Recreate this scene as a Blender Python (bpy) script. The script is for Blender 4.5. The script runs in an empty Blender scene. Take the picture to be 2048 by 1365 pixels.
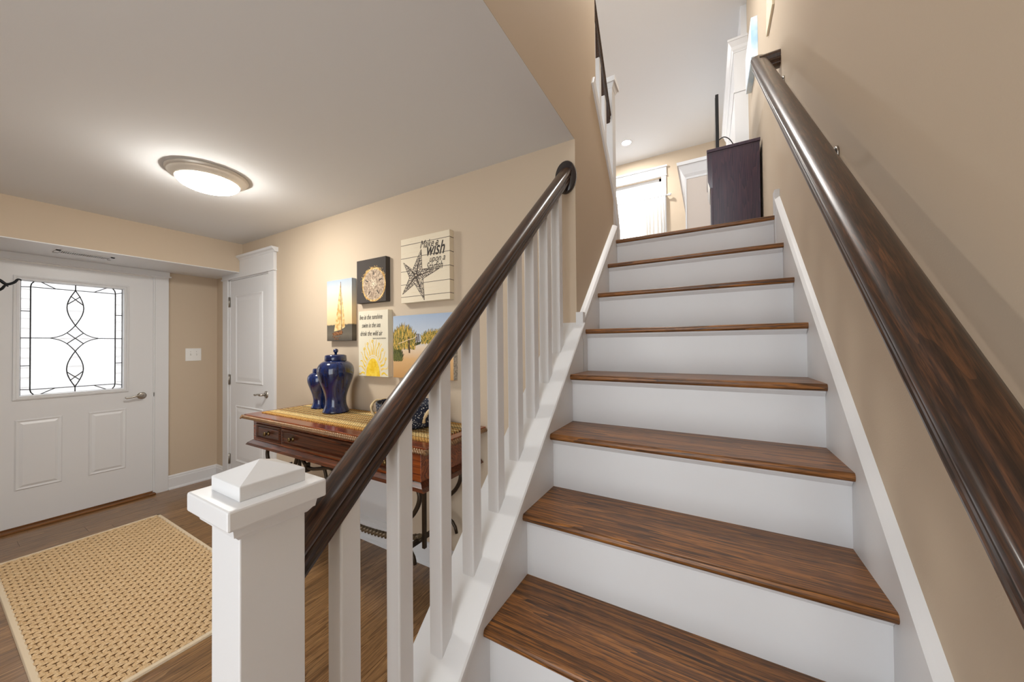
import bpy, bmesh, math, random
from mathutils import Vector, Matrix
random.seed(7)
SC = bpy.context.scene
COL = SC.collection
PI = math.pi

# ------------------------------------------------------------------ camera
YAW, PITCH, ROLL, FPX = 0.5191, 0.0119, -0.0089, 688.65
fw = Vector((-math.sin(YAW)*math.cos(PITCH), math.cos(YAW)*math.cos(PITCH), math.sin(PITCH)))
rt0 = Vector((math.cos(YAW), math.sin(YAW), 0)); up0 = rt0.cross(fw)
rt = rt0*math.cos(ROLL)+up0*math.sin(ROLL); up = up0*math.cos(ROLL)-rt0*math.sin(ROLL)
cd = bpy.data.cameras.new('camera'); cam = bpy.data.objects.new('camera', cd); COL.objects.link(cam)
cd.sensor_fit = 'HORIZONTAL'; cd.sensor_width = 36.0; cd.lens = FPX*36/2048; cd.clip_start = 0.02
m = Matrix((rt, up, -fw)).transposed().to_4x4(); m.translation = Vector((0.5326, -0.5375, 1.3732))
cam.matrix_world = m
SC.camera = cam

# ------------------------------------------------------------------ world, exposure
w = bpy.data.worlds.new('world'); SC.world = w; w.use_nodes = True
bg = w.node_tree.nodes['Background']; bg.inputs['Color'].default_value = (0.94, 0.975, 1.0, 1); bg.inputs['Strength'].default_value = 2.1
SC.view_settings.view_transform = 'Standard'; SC.view_settings.look = 'None'
SC.view_settings.gamma = 1.0; SC.view_settings.use_curve_mapping = False
SC.view_settings.exposure = 0.74
LAMP_E = 66.0      # foyer lamp diffuser
DOWN_E = 520.0     # recessed downlights upstairs, all alike

# ------------------------------------------------------------------ materials
def new_mat(name):
    mt = bpy.data.materials.new(name); mt.use_nodes = True
    nt = mt.node_tree; b = nt.nodes['Principled BSDF']
    return mt, nt, b
def srgb(r, g, b):
    f = lambda c: (c/255/12.92) if c/255 <= 0.04045 else ((c/255+0.055)/1.055)**2.4
    return (f(r), f(g), f(b), 1)
def N(nt, t, **kw):
    n = nt.nodes.new(t)
    for k, v in kw.items():
        if k in n.inputs: n.inputs[k].default_value = v
        else: setattr(n, k, v)
    return n
def plain(name, col, rough=0.5, metal=0.0, bump=0.0, bscale=200.0, coat=0.0, var=0.0, spec=0.5):
    mt, nt, b = new_mat(name)
    b.inputs['Base Color'].default_value = col; b.inputs['Roughness'].default_value = rough
    b.inputs['Metallic'].default_value = metal; b.inputs['Specular IOR Level'].default_value = spec
    if coat: b.inputs['Coat Weight'].default_value = coat; b.inputs['Coat Roughness'].default_value = 0.08
    if bump or var:
        tc = N(nt, 'ShaderNodeTexCoord'); nz = N(nt, 'ShaderNodeTexNoise', Scale=bscale, Detail=3.0)
        nt.links.new(tc.outputs['Object'], nz.inputs['Vector'])
        if bump:
            bp = N(nt, 'ShaderNodeBump', Strength=bump, Distance=0.002)
            nt.links.new(nz.outputs['Fac'], bp.inputs['Height']); nt.links.new(bp.outputs['Normal'], b.inputs['Normal'])
        if var:
            nz2 = N(nt, 'ShaderNodeTexNoise', Scale=bscale*0.12, Detail=3.0)
            nt.links.new(tc.outputs['Object'], nz2.inputs['Vector'])
            mx = N(nt, 'ShaderNodeMixRGB', blend_type='MIX'); mx.inputs[1].default_value = col
            mx.inputs[2].default_value = tuple(c*(1-var) for c in col[:3])+(1,)
            nt.links.new(nz2.outputs['Fac'], mx.inputs[0]); nt.links.new(mx.outputs[0], b.inputs['Base Color'])
    return mt
def ramp(nt, stops, interp='LINEAR'):
    r = N(nt, 'ShaderNodeValToRGB'); r.color_ramp.interpolation = interp
    el = r.color_ramp.elements
    while len(el) < len(stops): el.new(0.5)
    for e, (p, c) in zip(el, stops): e.position = p; e.color = c
    return r
def wood(name, dark, mid, light, axis='X', rough=0.3, coat=0.0, scale=1.0, rings=1.0, rnd=0.0, tilt=0.0, ringamt=0.45, pores=0.0):
    """oak-like grain running along the given object axis"""
    mt, nt, b = new_mat(name)
    tc = N(nt, 'ShaderNodeTexCoord'); mp = N(nt, 'ShaderNodeMapping')
    lo, hi = 1.2*scale, 26.0*scale
    mp.inputs['Scale'].default_value = {'X': (lo, hi, hi), 'Y': (hi, lo, hi), 'Z': (hi, hi, lo)}[axis]
    m0 = N(nt, 'ShaderNodeMapping'); m0.inputs['Rotation'].default_value = (-tilt, 0, 0)
    nt.links.new(tc.outputs['Object'], m0.inputs['Vector']); nt.links.new(m0.outputs[0], mp.inputs['Vector'])
    oi = N(nt, 'ShaderNodeObjectInfo')
    off = N(nt, 'ShaderNodeVectorMath', operation='MULTIPLY_ADD')
    cmb = N(nt, 'ShaderNodeCombineXYZ')
    for i in range(3): nt.links.new(oi.outputs['Random'], cmb.inputs[i])
    off.inputs[1].default_value = (37.0, 53.0, 29.0)
    nt.links.new(cmb.outputs[0], off.inputs[0]); nt.links.new(mp.outputs[0], off.inputs[2])
    n1 = N(nt, 'ShaderNodeTexNoise', Scale=0.55*rings, Detail=2.0, Distortion=0.35)
    nt.links.new(off.outputs[0], n1.inputs['Vector'])
    ml = N(nt, 'ShaderNodeMath', operation='MULTIPLY'); ml.inputs[1].default_value = 14.0
    sn = N(nt, 'ShaderNodeMath', operation='FRACT')
    nt.links.new(n1.outputs['Fac'], ml.inputs[0]); nt.links.new(ml.outputs[0], sn.inputs[0])
    n2 = N(nt, 'ShaderNodeTexNoise', Scale=5.0, Detail=4.0, Roughness=0.7)
    nt.links.new(off.outputs[0], n2.inputs['Vector'])
    ad = N(nt, 'ShaderNodeMath', operation='MULTIPLY_ADD'); ad.inputs[1].default_value = ringamt
    sc = N(nt, 'ShaderNodeMath', operation='MULTIPLY'); sc.inputs[1].default_value = 0.72+(0.45-ringamt)*0.6
    nt.links.new(n2.outputs['Fac'], sc.inputs[0]); nt.links.new(sn.outputs[0], ad.inputs[0]); nt.links.new(sc.outputs[0], ad.inputs[2])
    r = ramp(nt, [(0.22, dark), (0.5, mid), (0.85, light)])
    nt.links.new(ad.outputs[0], r.inputs['Fac'])
    out = r.outputs['Color']
    if pores:
        n3 = N(nt, 'ShaderNodeTexNoise', Scale=16.0, Detail=2.0, Roughness=0.5); nt.links.new(off.outputs[0], n3.inputs['Vector'])
        pr_ = ramp(nt, [(0.40, (1-pores, 1-pores, 1-pores, 1)), (0.50, (1, 1, 1, 1))]); nt.links.new(n3.outputs['Fac'], pr_.inputs['Fac'])
        mp_ = N(nt, 'ShaderNodeMixRGB', blend_type='MULTIPLY'); mp_.inputs[0].default_value = 1.0
        nt.links.new(out, mp_.inputs[1]); nt.links.new(pr_.outputs['Color'], mp_.inputs[2]); out = mp_.outputs[0]
    if rnd:
        hs = N(nt, 'ShaderNodeHueSaturation')
        mr = N(nt, 'ShaderNodeMapRange'); mr.inputs['To Min'].default_value = 1-rnd; mr.inputs['To Max'].default_value = 1+rnd
        nt.links.new(oi.outputs['Random'], mr.inputs['Value']); nt.links.new(mr.outputs[0], hs.inputs['Value'])
        nt.links.new(out, hs.inputs['Color']); out = hs.outputs['Color']
    nt.links.new(out, b.inputs['Base Color'])
    b.inputs['Roughness'].default_value = rough
    if coat: b.inputs['Coat Weight'].default_value = coat; b.inputs['Coat Roughness'].default_value = 0.12
    bp = N(nt, 'ShaderNodeBump', Strength=0.12, Distance=0.001)
    nt.links.new(ad.outputs[0], bp.inputs['Height']); nt.links.new(bp.outputs['Normal'], b.inputs['Normal'])
    return mt
def emit(name, col, s):
    mt, nt, b = new_mat(name)
    b.inputs['Base Color'].default_value = col; b.inputs['Emission Color'].default_value = col; b.inputs['Emission Strength'].default_value = s
    return mt
def zramp(name, stops, axis=2, rough=0.7, nscale=8.0, namt=0.08):
    """printed picture ground: colours stacked along one generated axis, roughened by noise"""
    mt, nt, b = new_mat(name)
    tc = N(nt, 'ShaderNodeTexCoord'); sp = N(nt, 'ShaderNodeSeparateXYZ'); nt.links.new(tc.outputs['Generated'], sp.inputs[0])
    nz = N(nt, 'ShaderNodeTexNoise', Scale=nscale, Detail=5.0); nt.links.new(tc.outputs['Generated'], nz.inputs['Vector'])
    a = N(nt, 'ShaderNodeMath', operation='MULTIPLY_ADD'); a.inputs[1].default_value = namt*2
    s0 = N(nt, 'ShaderNodeMath', operation='SUBTRACT'); s0.inputs[1].default_value = namt
    nt.links.new(nz.outputs['Fac'], a.inputs[0]); nt.links.new(sp.outputs[axis], a.inputs[2]); nt.links.new(a.outputs[0], s0.inputs[0])
    r = ramp(nt, stops); nt.links.new(s0.outputs[0], r.inputs['Fac']); nt.links.new(r.outputs['Color'], b.inputs['Base Color'])
    b.inputs['Roughness'].default_value = rough; b.inputs['Specular IOR Level'].default_value = 0.2
    return mt
def speckle(name, c1, c2, scale=60.0, lo=0.45, hi=0.55, rough=0.7, metal=0.0):
    mt, nt, b = new_mat(name)
    tc = N(nt, 'ShaderNodeTexCoord'); nz = N(nt, 'ShaderNodeTexNoise', Scale=scale, Detail=4.0)
    nt.links.new(tc.outputs['Object'], nz.inputs['Vector'])
    r = ramp(nt, [(lo, c1), (hi, c2)]); nt.links.new(nz.outputs['Fac'], r.inputs['Fac'])
    nt.links.new(r.outputs['Color'], b.inputs['Base Color']); b.inputs['Roughness'].default_value = rough; b.inputs['Metallic'].default_value = metal
    return mt

M = {}
M['wall'] = plain('wall_paint', srgb(204, 187, 165), 0.75, bump=0.12, bscale=260, spec=0.3)
M['ceil'] = plain('ceiling_paint', srgb(227, 228, 229), 0.9, bump=0.08, bscale=300, spec=0.2)
M['white'] = plain('white_trim_paint', srgb(227, 228, 230), 0.38, bump=0.05, bscale=90)
M['riser'] = plain('white_riser_paint', srgb(227, 228, 230), 0.42, bump=0.06, bscale=60, var=0.05)
M['door'] = plain('white_door_paint', srgb(227, 228, 230), 0.35)
M['oak'] = wood('stained_oak_tread', srgb(48, 27, 10), srgb(114, 70, 27), srgb(162, 104, 44), 'X', 0.38, coat=0.12, rings=0.8, pores=0.55, rnd=0.10)
M['rail'] = wood('espresso_handrail', srgb(22, 12, 7), srgb(54, 32, 19), srgb(112, 70, 40), 'Y', 0.33, coat=0.22, scale=1.3, tilt=math.atan(0.94), ringamt=0.14, pores=0.5)
M['rosette'] = plain('dark_rosette', srgb(38, 32, 36), 0.25, coat=0.5)
M['floor'] = wood('oak_floor_board', srgb(84, 58, 34), srgb(132, 96, 60), srgb(164, 126, 84), 'Y', 0.3, coat=0.3, rings=1.0, rnd=0.16, pores=0.35)
M['subfloor'] = plain('board_edge_wood', srgb(120, 86, 54), 0.6)
M['thresh'] = wood('oak_threshold', srgb(66, 40, 20), srgb(110, 70, 36), srgb(140, 94, 52), 'Y', 0.35)
M['table'] = wood('mahogany', srgb(50, 20, 9), srgb(112, 50, 22), srgb(160, 80, 34), 'X', 0.24, coat=0.6, rings=0.7)
M['tabledark'] = wood('dark_mahogany', srgb(34, 16, 10), srgb(72, 36, 20), srgb(112, 58, 32), 'X', 0.30, coat=0.25)
M['carve'] = plain('carved_gilt_brown', srgb(164, 126, 88), 0.28, metal=0.3, coat=0.4, var=0.5, bscale=300)
M['iron'] = plain('bronzed_iron', srgb(66, 56, 46), 0.42, metal=0.7, bump=0.3, bscale=150)
M['ropeiron'] = plain('rubbed_rope_iron', srgb(128, 116, 98), 0.32, metal=0.7)
M['lamprim'] = plain('brushed_nickel_rim', srgb(206, 198, 186), 0.38, metal=0.35)
M['black_iron'] = plain('black_wrought_iron', srgb(20, 22, 26), 0.4, metal=0.6)
M['nickel'] = plain('satin_nickel', srgb(178, 172, 164), 0.28, metal=1.0)
M['brass'] = plain('aged_brass', srgb(110, 90, 58), 0.35, metal=0.9)
M['lead'] = plain('lead_came', srgb(34, 34, 36), 0.4, metal=0.4)
M['switch'] = plain('switch_plastic', srgb(240, 240, 238), 0.3)
M['black'] = plain('black_plastic', srgb(22, 24, 28), 0.3)
M['blackish'] = plain('ink_print', srgb(58, 52, 48), 0.8)
M['curtain'] = plain('white_curtain', srgb(238, 236, 232), 0.9)
M['cab'] = wood('plum_veneer', srgb(36, 28, 44), srgb(54, 40, 58), srgb(72, 48, 62), 'Z', 0.35, coat=0.2, scale=1.2)
M['steel'] = wood('polished_plum_veneer', srgb(36, 28, 44), srgb(54, 40, 58), srgb(72, 48, 62), 'Z', 0.14, coat=0.8, scale=1.2)
M['pink'] = plain('pale_panel', srgb(208, 197, 188), 0.6)
M['siding'] = plain('white_vinyl_siding', srgb(230, 231, 234), 0.6)
M['lampglass'] = emit('lamp_diffuser', (1.0, 0.965, 0.90, 1), LAMP_E)
M['downlight'] = emit('downlight_lens', (1.0, 0.965, 0.92, 1), DOWN_E)

# jar glaze: deep mottled cobalt
def jar_mat():
    mt, nt, b = new_mat('cobalt_glaze')
    tc = N(nt, 'ShaderNodeTexCoord'); nz = N(nt, 'ShaderNodeTexNoise', Scale=7.0, Detail=3.0, Distortion=1.6)
    mp = N(nt, 'ShaderNodeMapping'); mp.inputs['Scale'].default_value = (3.0, 3.0, 0.9)
    nt.links.new(tc.outputs['Object'], mp.inputs[0]); nt.links.new(mp.outputs[0], nz.inputs['Vector'])
    r = ramp(nt, [(0.3, srgb(9, 20, 54)), (0.5, srgb(13, 31, 78)), (0.75, srgb(20, 48, 106))])
    nt.links.new(nz.outputs['Fac'], r.inputs['Fac']); nt.links.new(r.outputs['Color'], b.inputs['Base Color'])
    b.inputs['Roughness'].default_value = 0.06; b.inputs['Coat Weight'].default_value = 0.8; b.inputs['Coat Roughness'].default_value = 0.03
    return mt
M['jar'] = jar_mat()
def glass_mat(name, clear):
    mt, nt, b = new_mat(name); nt.nodes.remove(b); o = nt.nodes['Material Output']
    tr = N(nt, 'ShaderNodeBsdfTransparent'); gl = N(nt, 'ShaderNodeBsdfGlossy'); gl.inputs['Roughness'].default_value = 0.02 if clear else 0.25
    mx = N(nt, 'ShaderNodeMixShader'); mx.inputs[0].default_value = 0.06
    src = tr.outputs[0]
    if not clear:
        tl = N(nt, 'ShaderNodeBsdfTranslucent'); tl.inputs['Color'].default_value = (0.97, 0.98, 1, 1)
        m2 = N(nt, 'ShaderNodeMixShader')
        tc = N(nt, 'ShaderNodeTexCoord'); nz = N(nt, 'ShaderNodeTexNoise', Scale=70.0, Detail=2.0)
        mp = N(nt, 'ShaderNodeMapping'); mp.inputs['Scale'].default_value = (1, 2.2, 0.8)
        nt.links.new(tc.outputs['Object'], mp.inputs[0]); nt.links.new(mp.outputs[0], nz.inputs['Vector'])
        mr = N(nt, 'ShaderNodeMapRange'); mr.inputs['To Min'].default_value = 0.1; mr.inputs['To Max'].default_value = 0.55
        nt.links.new(nz.outputs['Fac'], mr.inputs['Value']); nt.links.new(mr.outputs[0], m2.inputs[0])
        nt.links.new(tr.outputs[0], m2.inputs[1]); nt.links.new(tl.outputs[0], m2.inputs[2]); src = m2.outputs[0]
        bp = N(nt, 'ShaderNodeBump', Strength=0.5, Distance=0.002); nt.links.new(nz.outputs['Fac'], bp.inputs['Height'])
        nt.links.new(bp.outputs['Normal'], gl.inputs['Normal']); nt.links.new(bp.outputs['Normal'], tl.inputs['Normal'])
    nt.links.new(src, mx.inputs[1]); nt.links.new(gl.outputs[0], mx.inputs[2]); nt.links.new(mx.outputs[0], o.inputs['Surface'])
    return mt
M['clear'] = glass_mat('clear_glass', True); M['obscure'] = glass_mat('water_glass', False)

# ------------------------------------------------------------------ mesh building
class MB:
    def __init__(s): s.v = []; s.f = []; s.sm = []
    def add(s, vs, fs, smooth=False):
        o = len(s.v); s.v += [tuple(p) for p in vs]
        for f in fs: s.f.append(tuple(i+o for i in f)); s.sm.append(smooth)
        return s
    def box(s, x0, x1, y0, y1, z0, z1):
        v = [(x0,y0,z0),(x1,y0,z0),(x1,y1,z0),(x0,y1,z0),(x0,y0,z1),(x1,y0,z1),(x1,y1,z1),(x0,y1,z1)]
        return s.add(v, [(0,3,2,1),(4,5,6,7),(0,1,5,4),(1,2,6,5),(2,3,7,6),(3,0,4,7)])
    def frustum(s, r0, z0, r1, z1):
        """r = (x0,x1,y0,y1)"""
        a, b_, c, d = r0; e, f, g, h = r1
        v = [(a,c,z0),(b_,c,z0),(b_,d,z0),(a,d,z0),(e,g,z1),(f,g,z1),(f,h,z1),(e,h,z1)]
        return s.add(v, [(0,3,2,1),(4,5,6,7),(0,1,5,4),(1,2,6,5),(2,3,7,6),(3,0,4,7)])
    def prism(s, pts, a0, a1, axis='x', smooth=False, off=None):
        """polygon pts in the two other axes (order x:(y,z) y:(x,z) z:(x,y)) extruded a0..a1; off shifts the far end"""
        n = len(pts); off = off or (0, 0)
        def mk(p, a, o):
            u, t = p[0]+o[0], p[1]+o[1]
            return {'x': (a, u, t), 'y': (u, a, t), 'z': (u, t, a)}[axis]
        v = [mk(p, a0, (0, 0)) for p in pts]+[mk(p, a1, off) for p in pts]
        o = len(s.v); s.v += v
        area = sum(pts[i][0]*pts[(i+1) % n][1]-pts[(i+1) % n][0]*pts[i][1] for i in range(n))
        flip = (area > 0) != (axis == 'y')
        flip = flip if a1 > a0 else not flip
        c0 = tuple(range(n)); c1 = tuple(range(n, 2*n))
        s.f += [tuple(o+i for i in (c0[::-1] if flip else c0)), tuple(o+i for i in (c1 if flip else c1[::-1]))]; s.sm += [False, False]
        for i in range(n):
            j = (i+1) % n; q = (i, j, j+n, i+n) if flip else (i+n, j+n, j, i)
            s.f.append(tuple(o+k for k in q)); s.sm.append(smooth)
        return s
    def lathe(s, prof, c=(0, 0, 0), n=32, sx=1.0, sy=1.0, axis='z', caps=True):
        o = len(s.v); m_ = len(prof)
        for r, h in prof:
            for k in range(n):
                a = 2*PI*k/n; x, y = r*math.cos(a)*sx, r*math.sin(a)*sy
                p = {'z': (x, y, h), 'x': (h, x, y), 'y': (x, -h, y)}[axis]
                s.v.append((c[0]+p[0], c[1]+p[1], c[2]+p[2]))
        for i in range(m_-1):
            for k in range(n):
                j = (k+1) % n
                s.f.append((o+i*n+k, o+i*n+j, o+(i+1)*n+j, o+(i+1)*n+k)); s.sm.append(True)
        if caps:
            s.f.append(tuple(o+k for k in range(n))[::-1]); s.sm.append(False)
            s.f.append(tuple(o+(m_-1)*n+k for k in range(n))); s.sm.append(False)
        return s
    def tube(s, pts, r, n=8, closed=False, twist=0.0, lobes=0):
        P = [Vector(p) for p in pts]; L = len(P); o = len(s.v)
        R = r if isinstance(r, (list, tuple)) else [r]*L
        prev = None
        for i in range(L):
            t = (P[(i+1) % L]-P[i-1]) if closed else (P[min(i+1, L-1)]-P[max(i-1, 0)])
            t.normalize()
            if prev is None:
                a = Vector((0, 0, 1)) if abs(t.z) < 0.9 else Vector((1, 0, 0)); nrm = t.cross(a).normalized()
            else: nrm = (prev-t*prev.dot(t)).normalized()
            prev = nrm; b_ = t.cross(nrm)
            for k in range(n):
                a = 2*PI*k/n; rr = R[i]
                if lobes: rr *= 1+0.28*math.cos(lobes*a+twist*i)
                s.v.append(tuple(P[i]+nrm*math.cos(a)*rr+b_*math.sin(a)*rr))
        for i in range(L if closed else L-1):
            i2 = (i+1) % L
            for k in range(n):
                j = (k+1) % n
                s.f.append((o+i*n+k, o+i*n+j, o+i2*n+j, o+i2*n+k)); s.sm.append(True)
        if not closed:
            s.f.append(tuple(o+k for k in range(n))[::-1]); s.sm.append(False)
            s.f.append(tuple(o+(L-1)*n+k for k in range(n))); s.sm.append(False)
        return s
    def ball(s, c, r, n=12, mrow=8, sc=(1, 1, 1)):
        prof = [(max(1e-4, r*math.sin(PI*i/mrow)), -r*math.cos(PI*i/mrow)) for i in range(mrow+1)]
        o = len(s.v); s.lathe(prof, (0, 0, 0), n)
        for i in range(o, len(s.v)):
            v = s.v[i]; s.v[i] = (c[0]+v[0]*sc[0], c[1]+v[1]*sc[1], c[2]+v[2]*sc[2])
        return s
    def build(s, name, mat, parent=None, bevel=0.0, label=None, kind=None):
        me = bpy.data.meshes.new(name)
        o = Vector((0, 0, 0)); q = parent
        while q: o = o+q.location; q = q.parent
        me.from_pydata([tuple(Vector(p)-o) for p in s.v], [], s.f); me.update()
        me.polygons.foreach_set('use_smooth', s.sm)
        ob = bpy.data.objects.new(name, me); COL.objects.link(ob)
        me.materials.append(M[mat] if isinstance(mat, str) else mat)
        if parent: ob.parent = parent
        if bevel:
            bv = ob.modifiers.new('bevel', 'BEVEL'); bv.width = bevel; bv.segments = 2; bv.limit_method = 'ANGLE'; bv.angle_limit = 0.7
        if label: ob['label'] = label
        if kind: ob['kind'] = kind
        return ob
def thing(name, label, cat, loc=(0, 0, 0), group=None):
    o = bpy.data.objects.new(name, None); COL.objects.link(o); o.location = loc; o.empty_display_size = 0.1
    o['label'] = label; o['category'] = cat
    if group: o['group'] = group
    return o
def tag(o, label, cat, group=None):
    o['label'] = label; o['category'] = cat
    if group: o['group'] = group
    return o
def struct(o, label=None):
    o['kind'] = 'structure'
    if label: o['label'] = label
    return o
def B(*a): return MB().box(*a)

# ------------------------------------------------------------------ measured layout (metres)
RISE, RUN, W, TH, DEP = 0.209, 0.22682, 0.85868, 0.0238, 0.25752
SL = RISE/RUN
YC, XS, XD, ZC, X1 = 1.0959, -3.4719, -4.0369, 2.3956, -0.0317
XW = 0.8777
Z0 = 0.38071                       # underside of tread 0
ZL = Z0+8*RISE+TH                  # landing floor
ZT = 4.5165                        # upper ceiling
YB = 5.6355                        # upper back wall
SOF = 2.1105
tz = lambda k: Z0+RISE*k           # underside of tread k

# ================================================================== STRUCTURE
# floor boards
fl = struct(B(-4.2, 0.95, -2.4, YC, -0.06, -0.004).build('floor', 'subfloor'), 'brown oak strip floor of the foyer')
bw = 0.127; x = XD; row = 0
while x < -0.15:
    y = -2.4-random.random()*0.9; x2 = min(x+bw, -0.14)
    while y < YC:
        ln = random.uniform(0.9, 1.9); ya, yb_ = max(y, -2.4), min(y+ln, YC)
        if yb_-ya > 0.02: B(x+0.0006, x2-0.0006, ya+0.0006, yb_-0.0006, -0.006, 0.0).build('plank', 'floor', fl)
        y += ln
    x += bw; row += 1
while x < 0.95: x += bw
B(-0.14, 0.95, -2.4, -0.2, -0.006, 0.0).build('plank', 'floor', fl)
# foyer ceiling and bulkhead
struct(B(-4.2, X1-0.002, -2.4, YC, ZC, ZC+0.219).build('ceiling', 'ceil'), 'flat white foyer ceiling')
VH = (-3.745, -3.655, 0.015, 0.265)      # duct opening in the soffit
def holed(x0, x1, z0, z1):
    mb = MB(); mb.box(x0, VH[0], -2.4, YC, z0, z1); mb.box(VH[1], x1, -2.4, YC, z0, z1)
    mb.box(VH[0], VH[1], -2.4, VH[2], z0, z1); mb.box(VH[0], VH[1], VH[3], YC, z0, z1)
    return mb
sf = struct(holed(-4.2, XS, SOF+0.006, ZC).build('trim_1', 'wall'), 'tan bulkhead over the front door')
holed(-4.2, XS+0.0005, SOF, SOF+0.006).build('soffit_board', 'white', sf)
# picture wall
wb = struct(B(-4.2, X1-0.118, YC, YC+0.12, 0, ZC+0.2).build('wall_back', 'wall'), 'tan foyer wall hung with canvas prints')
# front door wall with opening
DY0, DY1, DZ1 = -0.318, 0.622, 2.058
wl = MB(); wl.box(XD-0.14, XD, -2.4, DY0, 0, ZC); wl.box(XD-0.14, XD, DY1, YC+0.1, 0, ZC); wl.box(XD-0.14, XD, DY0, DY1, DZ1, ZC)
struct(wl.build('wall_left', 'wall'), 'tan wall around the front door')
# right wall (stair side up through the landing)
struct(B(XW, XW+0.14, -2.4, YB, 0, ZT).build('wall_right', 'wall'), 'tan wall behind the wall handrail')
# stair wall on the left: polygon with the raking cut
ws = MB()
poly = [(YC, 0.0), (YC, ZC+0.22), (-2.4, ZC+0.22), (-2.4, ZT), (1.478, ZT), (1.478, 2.865), (1.925, 2.353), (2.02, 2.18), (2.02, 0.0)]
ws.prism(poly, X1-0.118, X1, 'x')
wso = struct(ws.build('wall_stair', 'wall'), 'tan wall beside the upper steps with a raking top')
B(X1-0.0018, X1, -2.4, YC, ZC-0.0005, ZC+0.22).build('fascia', 'wall', wso)
struct(B(-4.2, -0.9, -2.5, -2.4, 0, ZC+0.2).build('wall_front_added', 'wall'), 'added unseen tan wall behind the viewer that holds back sky light')  # wall added out of view to keep open sky light off the foyer
# landing floor, upper ceiling, upper back wall with window opening
lf = MB(); lf.box(-4.0, XW, 8*RUN+0.06, YB, ZL-0.20, ZL)
struct(lf.build('floor_landing', 'floor'), 'upper level floor beyond the stairs')
struct(B(-4.15, XW+0.14, -2.4, YB+0.12, ZT, ZT+0.1).build('ceiling_upper', 'ceil'), 'white ceiling of the upper room')
WX0, WX1, WZ0, WZ1 = -0.95, -0.112, 2.92, 4.14
wf = MB(); wf.box(-4.15, WX0, YB, YB+0.12, ZL, ZT); wf.box(WX1, XW, YB, YB+0.12, ZL, ZT)
wf.box(WX0, WX1, YB, YB+0.12, WZ1, ZT); wf.box(WX0, WX1, YB, YB+0.12, ZL, WZ0)
struct(wf.build('wall_far', 'wall'), 'tan window wall of the upper room')

# baseboards
def base_prof(h=0.135, t=0.016): return [(0, 0), (t+0.012, 0), (t+0.011, 0.012), (t, 0.02), (t, h*0.78), (t-0.004, h*0.82), (t-0.005, h*0.93), (t-0.012, h), (0, h)]
bl = MB(); bl.prism([(XD+u, v) for u, v in base_prof()], 0.712, YC, 'y')
struct(bl.build('baseboard_left', 'white'))
bb = MB(); bb.prism([(YC-u, v) for u, v in base_prof()], -4.03, -3.85, 'x'); bb.prism([(YC-u, v) for u, v in base_prof()], -2.83, -0.157, 'x')
struct(bb.build('baseboard_back', 'white'))

# front door casing (trim) and threshold
tr = MB(); XP = XD+0.022
tr.box(XD, XP, 0.616, 0.7105, 0, 2.062); tr.box(XD, XP-0.01, 0.606, 0.624, 0, 2.06)
tr.box(XD, XP, -0.42, -0.318, 0, 2.062); tr.box(XD, XP, -0.43, 0.718, 2.062, SOF)
tr.box(XD, XP+0.010, -0.44, 0.728, 2.056, 2.068); tr.box(XD, XP-0.004, -0.32, 0.62, 2.048, 2.062)
ca = struct(tr.build('trim_2', 'white', bevel=0.002), 'white casing around the front door')
B(XD-0.1, XD+0.055, -0.32, 0.618, 0, 0.018).build('threshold', 'thresh', ca, bevel=0.004, label='oak door threshold')

# ---------------------------------------------------------------- front door with leaded glass
GY0, GY1, GZ0, GZ1 = -0.116, 0.413, 1.02, 1.905
LX0, LX1 = XD-0.042, XD+0.004
d1 = bpy.data.objects.new('door_1', None); COL.objects.link(d1); d1.location = (XD, 0.152, 0.02); struct(d1, 'white front door with leaded half-light and two panels')
lf = MB(); y0, y1, z0, z1 = -0.305, 0.6095, 0.026, 2.046
lf.box(LX0, LX1, y0, GY0-0.02, z0, z1); lf.box(LX0, LX1, GY1+0.02, y1, z0, z1)
lf.box(LX0, LX1, GY0-0.02, GY1+0.02, GZ1+0.02, z1); lf.box(LX0, LX1, GY0-0.02, GY1+0.02, z0, GZ0-0.02)
lf.build('leaf', 'door', d1)
B(LX0-0.004, LX1+0.001, y0, y1, 0.016, 0.03).build('door_sweep', 'thresh', d1)
def ring(mb, a, b_, xa, xb):
    """rectangular ring prism in the yz plane: outer a=(y0,y1,z0,z1) at x=xa, inner b at x=xb (sloped face)"""
    o = len(mb.v)
    for (r, xx) in ((a, xa), (b_, xb)):
        for (yy, zz) in ((r[0], r[2]), (r[1], r[2]), (r[1], r[3]), (r[0], r[3])): mb.v.append((xx, yy, zz))
    for i in range(4):
        j = (i+1) % 4; mb.f.append((o+i, o+j, o+4+j, o+4+i)); mb.sm.append(False)
fr = MB()
A = lambda d: (GY0-d, GY1+d, GZ0-d, GZ1+d)
for (da, xa, db, xb) in ((0.036, 0.003, 0.034, 0.014), (0.034, 0.014, 0.022, 0.017), (0.022, 0.017, 0.018, 0.010), (0.018, 0.010, 0.006, 0.012), (0.006, 0.012, 0.0, -0.015)):
    ring(fr, A(da), A(db), XD+xa, XD+xb)
ring(fr, A(0.03), A(0.0), LX0-0.006, LX0-0.001)
fr.build('glass_frame', 'door', d1)
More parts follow.
